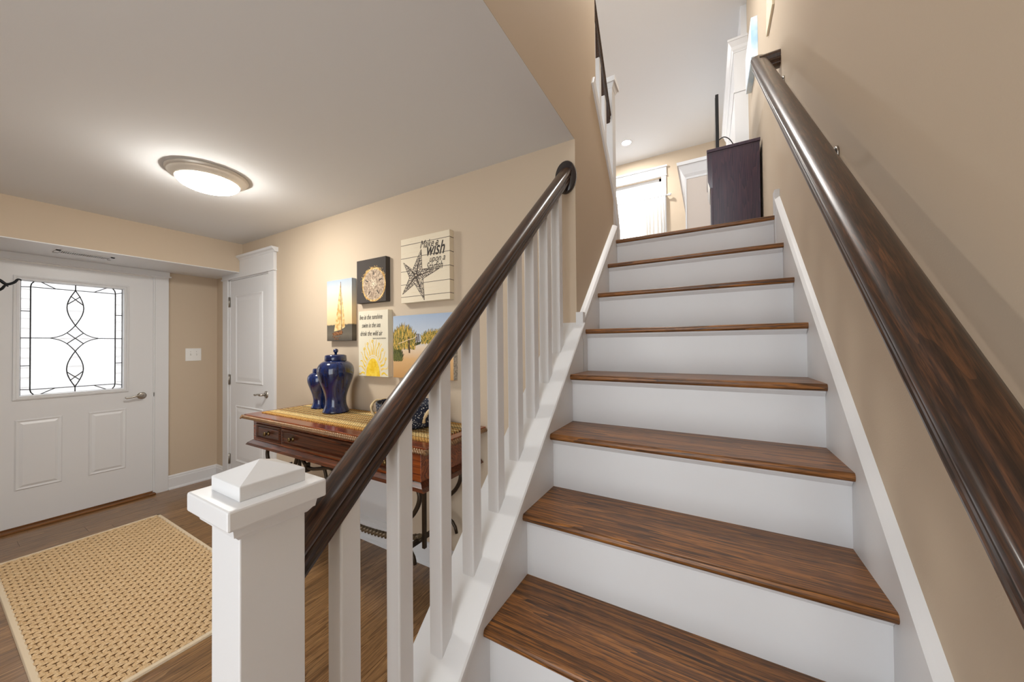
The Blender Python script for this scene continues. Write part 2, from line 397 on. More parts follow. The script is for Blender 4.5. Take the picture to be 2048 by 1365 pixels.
def raised_panel(mb, a, x, depth, inset, field=0.0):
    """recessed moulding then raised field on a face looking +x"""
    i1 = (a[0]+0.008, a[1]-0.008, a[2]+0.008, a[3]-0.008)
    i2 = (a[0]+inset*0.55, a[1]-inset*0.55, a[2]+inset*0.55, a[3]-inset*0.55)
    i3 = (a[0]+inset, a[1]-inset, a[2]+inset, a[3]-inset)
    ring(mb, a, i1, x+0.0005, x+0.006); ring(mb, i1, i2, x+0.006, x+0.001); ring(mb, i2, i3, x+0.001, x+0.008)
    o = len(mb.v)
    for (yy, zz) in ((i3[0], i3[2]), (i3[1], i3[2]), (i3[1], i3[3]), (i3[0], i3[3])): mb.v.append((x+0.008, yy, zz))
    mb.f.append((o, o+1, o+2, o+3)); mb.sm.append(False)
for a in ((-0.141, 0.0835, 0.30, 0.836), (0.2165, 0.4365, 0.30, 0.836)):
    pm = MB(); raised_panel(pm, a, LX1, 0.01, 0.038); pm.build('panel', 'door', d1)
# glass pieces; u across, v up
gu = lambda u: GY0+(GY1-GY0)*u
gv = lambda v: GZ0+(GZ1-GZ0)*v
GXa, GXb = XD-0.024, XD-0.019
def arc(p, q, bulge, n=10):
    """curve from p to q bowed sideways by bulge (in v-scaled units)"""
    out = []
    dx, dy = q[0]-p[0], q[1]-p[1]; L = math.hypot(dx, dy)
    for i in range(n+1):
        t = i/n; s_ = math.sin(PI*t)*bulge
        out.append((p[0]+dx*t-dy/L*s_, p[1]+dy*t+dx/L*s_))
    return out
T, Bm, DT, DB = (0.5, 0.95), (0.5, 0.045), (0.5, 0.62), (0.5, 0.378)
TL_, TR_ = (0.26, 0.5), (0.74, 0.5)
lensUL = arc(DT, T, 0.083); lensUR = arc(DT, T, -0.083)
lensLL = arc(Bm, DB, 0.083); lensLR = arc(Bm, DB, -0.083)
dUL = arc(TL_, DT, -0.028); dUR = arc(TR_, DT, 0.028); dLL = arc(TL_, DB, 0.028); dLR = arc(TR_, DB, -0.028)
bu0, bu1, bv0, bv1 = 0.085, 0.92, 0.045, 0.95
def pane(poly, mat):
    MB().prism([(gu(u), gv(v)) for u, v in poly], GXa, GXb, 'x').build('glass_pane', mat, d1)
pane([(bu0, 0.5)]+dUL+lensUL[1:]+[(bu0, bv1)], 'obscure')
pane([(bu1, 0.5)]+dUR+lensUR[1:]+[(bu1, bv1)], 'obscure')
pane([(bu0, 0.5)]+dLL+lensLL[::-1][1:]+[(bu0, bv0)], 'obscure')
pane([(bu1, 0.5)]+dLR+lensLR[::-1][1:]+[(bu1, bv0)], 'obscure')
pane(lensUL+lensUR[::-1][1:-1], 'clear'); pane(lensLL+lensLR[::-1][1:-1], 'clear')
pane(dUL+dUR[::-1][1:]+dLR[1:]+dLL[::-1][1:-1], 'clear')
cuts = [0.0, 0.255, 0.5, 0.735, 1.0]
for i in range(4):
    for (a, b_) in ((-0.01, bu0), (bu1, 1.01)):
        pane([(a, max(cuts[i], -0.01)), (b_, cuts[i]), (b_, cuts[i+1]), (a, cuts[i+1])], 'clear')
for (a, b_) in ((bu0, 0.5), (0.5, bu1)):
    pane([(a, -0.01), (b_, -0.01), (b_, bv0), (a, bv0)], 'clear'); pane([(a, bv1), (b_, bv1), (b_, 1.01), (a, 1.01)], 'clear')
cm = MB()
def came(pts, r=0.0034): cm.tube([(XD-0.017, gu(u), gv(v)) for u, v in pts], r, 6)
for c in (lensUL, lensUR, lensLL, lensLR, dUL, dUR, dLL, dLR): came(c)
came([(0, 0.5), TL_]); came([TR_, (1, 0.5)])
for bx, s in ((bu0, 1), (bu1, -1)):
    came([(bx+s*0.03, 0.0), (bx+s*0.008, 0.02), (bx, 0.045)]+[(bx, v) for v in (0.1, 0.5, 0.9)]+[(bx, 0.955), (bx+s*0.008, 0.98), (bx+s*0.03, 1.0)], 0.004)
for bv, e in ((bv0, 0.0), (bv1, 1.0)):
    came([(0, bv+(e-0.5)*-0.01), (bu0, bv), (0.5, bv), (bu1, bv), (1, bv+(e-0.5)*0.03)], 0.0034)
    came([(0.5, bv), (0.5, e)])
    for s in (-1, 1):
        came([(0.5+s*0.19, bv), (0.5+s*0.32, e)])
for v in (0.255, 0.735):
    came([(0, v), (bu0, v)]); came([(bu1, v), (1, v)])
for c, sg in ((0.865, 1), (0.135, -1)):
    came([(0.5-0.05, c+sg*0.03), (0.5+0.078, c-sg*0.05)]); came([(0.5+0.05, c+sg*0.03), (0.5-0.078, c-sg*0.05)])
came([(0.415, 0.552), (0.585, 0.447)]); came([(0.585, 0.552), (0.415, 0.447)])
cm.box(XD-0.024, XD-0.014, GY0-0.002, GY0+0.002, GZ0, GZ1); cm.box(XD-0.024, XD-0.014, GY1-0.002, GY1+0.002, GZ0, GZ1)
cm.build('lead_came', 'lead', d1)
def lever(parent, c, axis, sgn):
    """round rose with a curved lever; axis 'x' looks +x (lever along -y), 'y' looks -y (lever along -x)"""
    mb = MB(); ms = MB()
    def P(a, l, h):  # a out of door, l along lever
        return (c[0]+a, c[1]-l, c[2]+h) if axis == 'x' else (c[0]-l, c[1]-a, c[2]+h)
    prof = [(0.001, 0.012), (0.022, 0.012), (0.031, 0.007), (0.032, 0.0)][::-1]
    o = len(mb.v)
    for r, h in prof:
        for k in range(20): mb.v.append(P(h, r*math.cos(2*PI*k/20), r*math.sin(2*PI*k/20)))
    for i in range(3):
        for k in range(20):
            j = (k+1) % 20; mb.f.append((o+i*20+k, o+i*20+j, o+(i+1)*20+j, o+(i+1)*20+k)); mb.sm.append(True)
    mb.build('rose', 'nickel', parent)
    pts = [P(0.01, 0, 0), P(0.035, 0, 0), P(0.05, 0.008, 0), P(0.054, 0.03, 0.004), P(0.054, 0.06, 0.002), P(0.053, 0.085, -0.006), P(0.05, 0.105, -0.008), P(0.05, 0.115, 0.0)]
    ms.tube(pts, [0.011, 0.011, 0.011, 0.0085, 0.008, 0.0075, 0.007, 0.006], 10); ms.build('lever', 'nickel', parent)
lever(d1, (LX1, 0.5325, 0.936), 'x', 1)
B(XD-0.005, XD+0.012, 0.6085, 0.6135, 0.92, 0.955).build('strike', 'black', d1)

# ---------------------------------------------------------------- closet door
d2 = bpy.data.objects.new('door_2', None); COL.objects.link(d2); d2.location = (-3.32, YC, 0.02); struct(d2, 'narrow white two-panel closet door')
YF = YC-0.010
B(-3.693, -2.943, YF, YC+0.03, 0.015, 2.048).build('leaf', 'door', d2)
def ringy(mb, a, b_, ya, yb2):
    o = len(mb.v)
    for (r, yy) in ((a, ya), (b_, yb2)):
        for (xx, zz) in ((r[0], r[2]), (r[1], r[2]), (r[1], r[3]), (r[0], r[3])): mb.v.append((xx, yy, zz))
    for i in range(4):
        j = (i+1) % 4; mb.f.append((o+i, o+j, o+4+j, o+4+i)); mb.sm.append(False)
for a in ((-3.575, -3.045, 1.02, 1.895), (-3.575, -3.045, 0.24, 0.80)):
    pm = MB(); g = lambda d: (a[0]+d, a[1]-d, a[2]+d, a[3]-d)
    ringy(pm, g(0), g(0.008), YF-0.0005, YF-0.008); ringy(pm, g(0.008), g(0.025), YF-0.008, YF-0.002); ringy(pm, g(0.025), g(0.06), YF-0.002, YF-0.007)
    o = len(pm.v); q = g(0.06)
    for (xx, zz) in ((q[0], q[2]), (q[1], q[2]), (q[1], q[3]), (q[0], q[3])): pm.v.append((xx, YF-0.007, zz))
    pm.f.append((o, o+1, o+2, o+3)); pm.sm.append(False)
    pm.build('panel', 'door', d2)
lever(d2, (-2.985, YF, 0.94), 'y', 1)
for z in (1.785, 1.0, 0.2):
    hg = MB(); hg.box(-3.722, -3.693, YF-0.004, YF+0.004, z, z+0.1)
    hg.lathe([(0.007, 0), (0.007, 0.104)], (-3.703, YF-0.010, z-0.002), 10); hg.build('hinge', 'nickel', d2)
tc_ = MB(); YT = YC-0.022
tc_.box(-3.846, -3.735, YT, YC, 0, 2.065); tc_.box(-2.933, -2.831, YT, YC, 0, 2.065)
tc_.box(-3.74, -3.696, YT+0.008, YC, 0, 2.062); tc_.box(-2.94, -2.928, YT+0.008, YC, 0, 2.062); tc_.box(-3.74, -2.93, YT+0.008, YC, 2.051, 2.07)
tc_.box(-3.86, -2.822, YT-0.010, YC, 2.062, 2.076)
tc_.box(-3.85, XS, YT-0.004, YC, 2.074, SOF)
tc_.box(XS, -2.828, YT-0.004, YC, 2.074, 2.245)
tc_.prism([(YC, 2.228), (YT-0.006, 2.228), (YT-0.014, 2.243), (YT-0.03, 2.252), (YT-0.036, 2.27), (YC, 2.27)], XS+0.001, -2.80, 'x')
struct(tc_.build('trim_3', 'white', bevel=0.0015), 'white casing and crown head around the closet door')

# ================================================================== STAIRCASE
st = thing('staircase', 'straight stair with stained oak treads, white risers and white skirts', 'staircase', (W/2, 0, 0))
def tread_profile(k):
    y0 = k*RUN; z = tz(k); r = TH/2; pts = []
    for i in range(9):
        a = -PI/2-PI*i/8
        pts.append((y0+r*0.75+math.cos(a)*r*0.75, z+r+math.sin(a)*r))
    return pts
for k in range(-1, 9):
    y1 = k*RUN+(DEP+0.012 if k < 8 else 0.12)
    p = tread_profile(k)
    MB().prism(p+[(y1, tz(k)+TH), (y1, tz(k))], 0.0, W, 'x', smooth=False).build('tread' if k < 8 else 'landing_nosing', 'oak', st)
    zb = tz(k-1)+TH if k > -1 else 0.0
    yr = k*RUN+0.0307
    B(0.0, W, yr, yr+0.018, zb-0.002, tz(k)).build('riser', 'riser', st)
    cv = MB(); cv.prism([(yr, tz(k)), (yr-0.014, tz(k)), (yr-0.013, tz(k)-0.006), (yr-0.006, tz(k)-0.014), (yr, tz(k)-0.02)], 0.001, W-0.001, 'x')
    cv.build('cove_moulding', 'riser', st)
# right skirt with base-cap profile, raking
def rake(mb, xprof, y0, y1, slope, off):
    """profile points (x, dz) swept along the rake from y0 to y1; z = off + slope*y + dz"""
    mb.prism([(x_, off+slope*y0+dz) for x_, dz in xprof], y0, y1, 'y', off=(0, slope*(y1-y0)))
    return mb
sk = MB()
rake(sk, [(XW, -0.75), (W, -0.75), (W, 0.452), (W+0.003, 0.452), (W+0.002, 0.462), (W-0.004, 0.468), (W-0.004, 0.495), (W+0.006, 0.503), (W+0.012, 0.507), (XW, 0.512)], -0.6, 1.82, SL, 0.0)
sk.box(W-0.003, XW, 1.80, 1.86, 1.9, 2.21)
sk.build('skirt_board', 'white', st)
sk = MB()
rake(sk, [(X1, -0.6), (0.0, -0.6), (0.0, 0.436), (-0.003, 0.437), (0.001, 0.448), (0.001, 0.466), (-0.010, 0.474), (-0.018, 0.478), (X1, 0.482)], YC+0.01, 1.86, SL, 0.0)
sk.box(X1, 0.004, YC-0.012, YC+0.022, 1.40, 1.532)
sk.build('skirt_board', 'white', st)

# ================================================================== BALUSTRADE
CAPO = 0.4726
bx0 = -0.0765
ba = thing('balustrade', 'white newel and square balusters under a dark oak handrail along the stairs', 'balustrade', (bx0, -0.267, 0))
kn = MB(); kn.prism([(-0.23, 0.0), (YC+0.0, 0.0), (YC+0.0, CAPO-0.022+SL*YC), (-0.23, CAPO-0.022-SL*0.23)], -0.147, 0.0, 'x')
kn.build('knee_wall', 'white', ba)
cp = MB(); e = 0.004
rake(cp, [(-0.153, -0.026), (0.006, -0.026), (0.010, -0.020), (0.010, -0.006), (0.006, 0.0), (-0.153, 0.0), (-0.157, -0.006), (-0.157, -0.020)], -0.24, YC, SL, CAPO)
cp.build('cap_rail', 'white', ba)
# newel
nx0, nx1, ny0, ny1 = -0.119, -0.0305, -0.311, -0.2225
nw = B(nx0, nx1, ny0, ny1, 0, 1.118).build('newel_post', 'white', ba, bevel=0.002)
ncx, ncy = (nx0+nx1)/2, (ny0+ny1)/2
sq = lambda h: (ncx-h, ncx+h, ncy-h, ncy+h)
nc = MB(); nc.frustum(sq(0.0465), 1.110, sq(0.053), 1.118); nc.frustum(sq(0.0545), 1.118, sq(0.057), 1.1325)
nc.build('newel_moulding', 'white', nw)
B(*sq(0.0663), 1.132, 1.160).build('newel_cap', 'white', nw, bevel=0.003)
fi = MB(); fi.box(*sq(0.0445), 1.160, 1.1805); fi.frustum(sq(0.0445), 1.1805, sq(0.0004), 1.2); fi.build('pyramid_block', 'white', nw, bevel=0.001)
for k in range(-2, 7):
    yc = 0.147+0.135*k; h = 0.0208
    bmb = MB()
    zl = lambda y_: CAPO+SL*y_-0.004
    zu = lambda y_: 1.192+SL*y_
    v = [(bx0-h, yc-h, zl(yc-h)), (bx0+h, yc-h, zl(yc-h)), (bx0+h, yc+h, zl(yc+h)), (bx0-h, yc+h, zl(yc+h)), (bx0-h, yc-h, zu(yc-h)), (bx0+h, yc-h, zu(yc-h)), (bx0+h, yc+h, zu(yc+h)), (bx0-h, yc+h, zu(yc+h))]
    bmb.add(v, [(0, 3, 2, 1), (4, 5, 6, 7), (0, 1, 5, 4), (1, 2, 6, 5), (2, 3, 7, 6), (3, 0, 4, 7)])
    bmb.build('baluster', 'white', ba, bevel=0.0035)
half = [(0.0, 0.0), (0.019, 0.0), (0.0245, 0.004), (0.0255, 0.011), (0.0215, 0.0165), (0.0215, 0.021), (0.0275, 0.026), (0.028, 0.034), (0.0245, 0.0385), (0.0250, 0.042), (0.0315, 0.048), (0.0330, 0.056), (0.0315, 0.0655), (0.0245, 0.0745), (0.012, 0.0795), (0.0, 0.081)]
prof = [(x_, z_) for x_, z_ in half]+[(-x_, z_) for x_, z_ in half[::-1][1:-1]]
def rail(mb, cx, y0, y1, slope, off, s=1.0):
    mb.prism([(cx+x_*s, off+slope*y0+z_*s) for x_, z_ in prof], y0, y1, 'y', smooth=True, off=(0, slope*(y1-y0)))
    return mb
def autosmooth(o):
    md = o.modifiers.new('split', 'EDGE_SPLIT'); md.split_angle = 0.75
    return o
autosmooth(rail(MB(), bx0, -0.224, YC-0.012, SL, 1.181).build('handrail', 'rail', ba))
ro = MB(); ro.lathe([(1.0, 0.0), (1.0, 0.010), (0.93, 0.018), (0.001, 0.018)], (0, 0, 0), 40, axis='y')
ro.v = [(bx0-0.002+x_*0.056, YC+y_, 2.2115+z_*0.083) for x_, y_, z_ in ro.v]
ro.build('rosette', 'rosette', ba, label='dark oval wall rosette')

# wall handrail on the right
wr = thing('wall_handrail', 'dark oak handrail on metal brackets along the tan right wall', 'handrail', (0.789, 0.7, 1.9))
SR, OR = 0.957, 1.182
r_ = rail(MB(), 0.789, -0.62, 1.757, SR, OR, 1.06)
autosmooth(r_.build('rail', 'rail', wr))
rr = MB(); zr = OR+SR*1.725
rr.prism([(1.725+a*1.0, zr-0.002+b_*0.98) for a, b_ in prof], 0.789, XW+0.001, 'x', smooth=True)
autosmooth(rr.build('rail_return', 'rail', wr))
for yb_ in (1.64, 0.86, -0.1):
    zb = OR+SR*yb_
    br = MB(); br.lathe([(0.03, 0.0), (0.028, 0.006), (0.012, 0.012), (0.001, 0.012)], (0, 0, 0), 18, axis='x')
    br.v = [(XW-x_, yb_+y_, zb-0.065+z_) for x_, y_, z_ in br.v]
    br.tube([(XW-0.008, yb_, zb-0.065), (XW-0.04, yb_, zb-0.07), (XW-0.07, yb_, zb-0.05), (0.792, yb_, zb-0.01), (0.79, yb_, zb+0.004)], 0.0075, 10)
    br.build('bracket', 'nickel', wr)

# upper balustrade on the raking wall
ub = thing('upper_balustrade', 'white newel and dark rail of the upper flight above the tan stair wall', 'balustrade', (-0.076, 1.93, ZL))
tp = MB()
S2 = (2.353-2.865)/(1.925-1.478)
pts = [(1.39, 2.865+(1.39-1.478)*S2*0), ]
cap_o = [(1.392, 2.872), (1.912, 2.362), (1.985, 2.19), (1.985, ZL), (2.045, ZL), (2.045, 2.20), (1.955, 2.40), (1.42, 2.925)]
tp.prism(cap_o, X1-0.14, X1+0.012, 'x'); tp.build('raking_cap', 'white', ub, bevel=0.003)
un = B(-0.120, -0.030, 1.89, 1.978, ZL, 3.20).build('newel_post', 'white', ub, bevel=0.002)
ucap = MB(); uq = lambda h: (-0.075-h, -0.075+h, 1.934-h, 1.934+h)
ucap.frustum(uq(0.047), 3.17, uq(0.058), 3.20); ucap.box(*uq(0.068), 3.20, 3.235); ucap.frustum(uq(0.045), 3.235, uq(0.001), 3.27)
ucap.build('newel_cap', 'white', un)
S3 = -1.35
autosmooth(rail(MB(), -0.072, 1.36, 1.892, S3, 3.04+1.35*1.85-0.06, 1.0).build('handrail', 'rail', ub))
for yb_ in (1.80, 1.675, 1.55):
    zb = 2.95-(yb_-1.41)*1.0
    B(-0.094, -0.054, yb_-0.02, yb_+0.02, zb-0.15, 3.01+1.35*(1.85-yb_)-0.02).build('baluster', 'white', ub, bevel=0.003)

# ================================================================== CONSOLE TABLE
TX0, TX1, TY0, TY1, TZ = -2.278, -0.5594, 0.6003, 1.088, 0.9131
tcx = (TX0+TX1)/2
tb = thing('console_table', 'carved mahogany console table on scrolled iron legs against the tan wall', 'table', (tcx, 0.85, 0))
tp = MB(); tp.box(TX0+0.012, TX1-0.012, TY0+0.012, TY1, TZ-0.022, TZ); tp.build('table_top', 'table', tb, bevel=0.003)
un_ = MB(); un_.frustum((TX0+0.06, TX1-0.06, TY0+0.028, TY1), TZ-0.036, (TX0+0.02, TX1-0.02, TY0+0.016, TY1), TZ-0.021)
un_.build('top_moulding', 'tabledark', tb)
cvd = MB()
def bead(p, d, L):
    """slanted teardrop of the gadrooned edge"""
    n = 5; o = len(cvd.v)
    ax = Vector(d); up_ = Vector((0, 0, 1)); out = Vector((ax.y, -ax.x, 0))
    for i, (t, r) in enumerate(((-0.5, 0.001), (-0.2, 0.0092), (0.2, 0.0092), (0.5, 0.001))):
        c = Vector(p)+ax*(t*L*1.5)+up_*(t*-0.016)
        for k in range(n):
            a = 2*PI*k/n; cvd.v.append(tuple(c+out*math.cos(a)*r+up_*math.sin(a)*r*1.25))
    for i in range(3):
        for k in range(n):
            j = (k+1) % n; cvd.f.append((o+i*n+k, o+i*n+j, o+(i+1)*n+j, o+(i+1)*n+k)); cvd.sm.append(True)
q = TX0
while q < TX1: bead((q, TY0+0.010, TZ-0.018), (1, 0, 0), 0.0155); q += 0.0155
q = TY0
while q < TY1: bead((TX1-0.010, q, TZ-0.018), (0, 1, 0), 0.0155); bead((TX0+0.010, q, TZ-0.018), (0, -1, 0), 0.0155); q += 0.0155
cvd.build('carved_edge', 'carve', tb, kind='stuff', label='gadrooned carved rim of the table top')
AX0, AX1, AY0, AZ0, AZ1 = -2.20, -0.635, 0.643, 0.728, 0.880
B(AX0, AX1, AY0, TY1-0.01, AZ0, AZ1).build('apron', 'table', tb, bevel=0.002)
lp = MB(); lp.frustum((AX0-0.045, AX1+0.045, AY0-0.03, TY1), 0.707, (AX0-0.03, AX1+0.03, AY0-0.025, TY1), 0.722)
lp.frustum((AX0-0.03, AX1+0.03, AY0-0.025, TY1), 0.722, (AX0-0.004, AX1+0.004, AY0-0.004, TY1), 0.740); lp.build('base_moulding', 'tabledark', tb)
def drawer(x0, x1, knobs):
    dr = MB(); z0, z1 = 0.752, 0.860; g = lambda d: (x0+d, x1-d, z0+d, z1-d)
    ringy(dr, g(0), g(0.004), AY0, AY0-0.010); ringy(dr, g(0.004), g(0.014), AY0-0.010, AY0-0.012); ringy(dr, g(0.014), g(0.020), AY0-0.012, AY0-0.001)
    ringy(dr, g(0.020), g(0.026), AY0-0.001, AY0-0.006)
    o = len(dr.v); q = g(0.026)
    for (xx, zz) in ((q[0], q[2]), (q[1], q[2]), (q[1], q[3]), (q[0], q[3])): dr.v.append((xx, AY0-0.006, zz))
    dr.f.append((o, o+1, o+2, o+3)); dr.sm.append(False)
    D = dr.build('drawer', 'tabledark', tb)
    for kx in knobs:
        kb = MB(); kb.lathe([(0.016, 0.0), (0.015, 0.004), (0.006, 0.007), (0.006, 0.014), (0.013, 0.019), (0.014, 0.025), (0.008, 0.030), (0.001, 0.031)], (kx, AY0-0.006, 0.806), 14, axis='y')
        kb.v = [(x_, 2*(AY0-0.006)-y_ if y_ > AY0-0.006 else y_, z_) for x_, y_, z_ in kb.v]
        kb.build('knob', 'brass', D)
drawer(-2.150, -1.837, (-1.99,)); drawer(-1.826, 2*tcx+1.826, (-1.70, 2*tcx+1.70)); drawer(2*tcx+1.837, 2*tcx+2.150, (2*tcx+1.99,))
# iron base
def smooth_path(pts, n=8):
    P = [Vector(p) for p in pts]; out = []
    for i in range(len(P)-1):
        p0, p1, p2, p3 = P[max(i-1, 0)], P[i], P[i+1], P[min(i+2, len(P)-1)]
        for k in range(n):
            t = k/n; out.append(0.5*((2*p1)+(p2-p0)*t+(2*p0-5*p1+4*p2-p3)*t*t+(3*p1-p0-3*p2+p3)*t**3))
    out.append(P[-1]); return out
for s in (1, -1):
    mx = (lambda v_: v_) if s == 1 else (lambda v_: 2*tcx-v_)
    for yy in (0.70, 1.02):
        lg = MB()
        lg.tube(smooth_path([(mx(-2.095), yy, 0.71), (mx(-2.138), yy, 0.64), (mx(-2.10), yy, 0.55), (mx(-1.99), yy, 0.44), (mx(-1.97), yy, 0.30), (mx(-2.02), yy, 0.16), (mx(-2.04), yy, 0.06), (mx(-2.045), yy, 0.012)]), 0.012, 8)
        if s == 1: lg.tube(smooth_path([(mx(-1.755), yy, 0.71), (mx(-1.785), yy, 0.63), (mx(-1.815), yy, 0.60), (mx(-1.84), yy, 0.60), (mx(-1.845), yy, 0.622)]), 0.011, 8)
        a0 = [(-2.17+0.0, 0.42)]
        lg.tube([(mx(-2.03-0.075*math.cos(t*0.42)*(1-t*0.045)), yy, 0.30+0.085*math.sin(t*0.42)*(1-t*0.045)) for t in range(0, 19)], 0.009, 8)
        lg.ball((mx(-2.045), yy, 0.012), 0.018, 10, 6, (1.2, 1.2, 0.66))
        lg.build('leg', 'iron', tb)
    vb = MB(); vb.box(mx(-2.02)-0.008, mx(-2.02)+0.008, 0.70, 1.02, 0.692, 0.708); vb.box(mx(-1.985)-0.007, mx(-1.985)+0.007, 0.69, 1.03, 0.30, 0.325)
    vb.box(mx(-2.02)-0.009, mx(-2.02)+0.009, 0.842, 0.860, 0.28, 0.708); vb.build('end_bar', 'iron', tb)
for yy in (0.70,):
    ar = MB()
    ar.tube(smooth_path([(-1.725, yy, 0.712), (-1.715, yy, 0.668), (-1.68, yy, 0.638), (-1.655, yy, 0.622), (-1.60, yy, 0.62), (-1.52, yy, 0.636), (tcx, yy, 0.655), (2*tcx+1.52, yy, 0.636), (2*tcx+1.60, yy, 0.62), (2*tcx+1.655, yy, 0.622), (2*tcx+1.68, yy, 0.638), (2*tcx+1.715, yy, 0.668), (2*tcx+1.725, yy, 0.712)]), 0.011, 8)
    for cx_ in (-1.655, 2*tcx+1.655): ar.box(cx_-0.009, cx_+0.009, yy-0.014, yy+0.014, 0.594, 0.648)
    ar.build('arched_bar', 'iron', tb)
rp = MB(); pts = []
for i in range(421):
    t = i/420*2-1; pts.append((tcx+t*0.57, 0.85, 0.255+0.075*abs(t)**2.6))
rp.tube(pts, 0.0155, 10, twist=0.58, lobes=2); rp.build('rope_stretcher', 'ropeiron', tb, label='twisted rope iron stretcher')

# runner
def runner_mat():
    mt, nt, b = new_mat('woven_runner')
    tc = N(nt, 'ShaderNodeTexCoord'); sp = N(nt, 'ShaderNodeSeparateXYZ'); nt.links.new(tc.outputs['Generated'], sp.inputs[0])
    gold, dk, cream = srgb(206, 160, 84), srgb(62, 50, 34), srgb(226, 200, 140)
    st_ = []; p = 0.0
    seq = [(0.10, gold), (0.012, dk), (0.13, cream), (0.012, dk)]
    for i in range(9): seq += [(0.032, gold if i % 2 else cream), (0.022, dk)]
    seq += [(0.012, dk), (0.13, cream), (0.012, dk), (0.1, gold)]
    tot = sum(a for a, _ in seq)
    for a, c in seq: st_.append((p/tot, c)); p += a
    r = ramp(nt, st_[:31], 'CONSTANT'); nt.links.new(sp.outputs['Y'], r.inputs['Fac'])
    wv = N(nt, 'ShaderNodeTexWave', Scale=32.0, Distortion=5.0); wv.bands_direction = 'DIAGONAL'; wv.inputs['Detail Scale'].default_value = 4.0
    nt.links.new(tc.outputs['Object'], wv.inputs['Vector'])
    mxx = N(nt, 'ShaderNodeMixRGB', blend_type='MULTIPLY'); mxx.inputs[2].default_value = (0.5, 0.42, 0.3, 1)
    th = N(nt, 'ShaderNodeMath', operation='GREATER_THAN'); th.inputs[1].default_value = 0.62
    nt.links.new(wv.outputs['Fac'], th.inputs[0]); nt.links.new(th.outputs[0], mxx.inputs[0]); nt.links.new(r.outputs['Color'], mxx.inputs[1])
    nt.links.new(mxx.outputs[0], b.inputs['Base Color']); b.inputs['Roughness'].default_value = 0.85
    bp = N(nt, 'ShaderNodeBump', Strength=0.6, Distance=0.002); nt.links.new(wv.outputs['Fac'], bp.inputs['Height']); nt.links.new(bp.outputs['Normal'], b.inputs['Normal'])
    return mt
M['runner'] = runner_mat()
ru = MB(); pts = []
x0, x1, y0, y1 = -2.205, -0.633, 0.695, 1.066
n = 110
for i in range(n): pts.append((x0+(x1-x0)*i/n, y0-0.004*abs(math.sin(PI*i*0.5*2+0.8))*(1 if i % 2 else 0)))
pts.append((x1, y0))
for i in range(n): pts.append((x1-(x1-x0)*i/n, y1))
pts.append((x0, y1))
ru.prism(pts, TZ, TZ+0.005, 'z')
tag(ru.build('table_runner', 'runner'), 'gold and black woven runner spread on the console table', 'runner')

# ginger jars
def jar(loc, s, label):
    t = thing('ginger_jar', label, 'jar', loc, 'blue lidded jars on the console table')
    x_, y_, z_ = loc
    P_ = [(0.001, 0), (0.082, 0), (0.087, 0.006), (0.083, 0.018), (0.070, 0.045), (0.064, 0.075), (0.066, 0.115), (0.078, 0.165), (0.098, 0.22), (0.114, 0.27), (0.119, 0.305), (0.115, 0.335), (0.102, 0.360), (0.082, 0.376), (0.066, 0.382), (0.062, 0.386), (0.001, 0.386)]
    b_ = MB(); b_.lathe([(r*s, h*s*0.94) for r, h in P_], loc, 48); bo = b_.build('body', 'jar', t); sd = bo.modifiers.new('sub', 'SUBSURF'); sd.levels = 1; sd.render_levels = 1
    l_ = MB(); l_.lathe([(r*s, z_*0+h*s*0.94) for r, h in [(0.001, 0.380), (0.068, 0.380), (0.071, 0.384), (0.068, 0.418), (0.060, 0.424), (0.02, 0.428), (0.001, 0.428)]], loc, 40)
    ld = l_.build('lid', 'jar', t)
    k_ = MB(); k_.lathe([(r*s, h*s*0.94) for r, h in [(0.001, 0.424), (0.009, 0.426), (0.008, 0.438), (0.014, 0.444), (0.0165, 0.454), (0.013, 0.464), (0.006, 0.469), (0.001, 0.470)]], loc, 20)
    k_.build('lid_knob', 'jar', ld)
    return t
jar((-1.722, 0.935, TZ+0.005), 1.0, 'tall glossy cobalt ginger jar with a knobbed lid on the runner')
jar((-1.985, 0.985, TZ+0.005), 0.74, 'smaller cobalt ginger jar standing behind the tall one')

# navy basket
def basket_mat():
    mt, nt, b = new_mat('navy_weave')
    tc = N(nt, 'ShaderNodeTexCoord'); ck = N(nt, 'ShaderNodeTexChecker', Scale=110.0)
    ck.inputs['Color1'].default_value = srgb(24, 32, 52); ck.inputs['Color2'].default_value = srgb(196, 196, 192)
    nz = N(nt, 'ShaderNodeTexVoronoi', Scale=95.0); nt.links.new(tc.outputs['Object'], nz.inputs['Vector'])
    r = ramp(nt, [(0.2, srgb(206, 204, 196)), (0.34, srgb(22, 30, 50))]); nt.links.new(nz.outputs['Distance'], r.inputs['Fac'])
    nt.links.new(r.outputs['Color'], b.inputs['Base Color']); b.inputs['Roughness'].default_value = 0.8
    return mt
M['basket'] = basket_mat(); M['rope'] = plain('cream_rope', srgb(214, 190, 148), 0.85, bump=0.6, bscale=300)
bk = thing('woven_basket', 'navy and white woven basket with cream rope handles on the runner', 'basket', (-0.985, 0.89, TZ+0.005))
mb = MB(); mb.lathe([(0.001, 0.004), (0.135, 0.004), (0.150, 0.02), (0.165, 0.10), (0.168, 0.135), (0.160, 0.135), (0.15, 0.06), (0.13, 0.012), (0.001, 0.012)], (-0.985, 0.89, TZ+0.005), 40, sx=1.15, sy=0.9, caps=False)
mb.build('body', 'basket', bk)
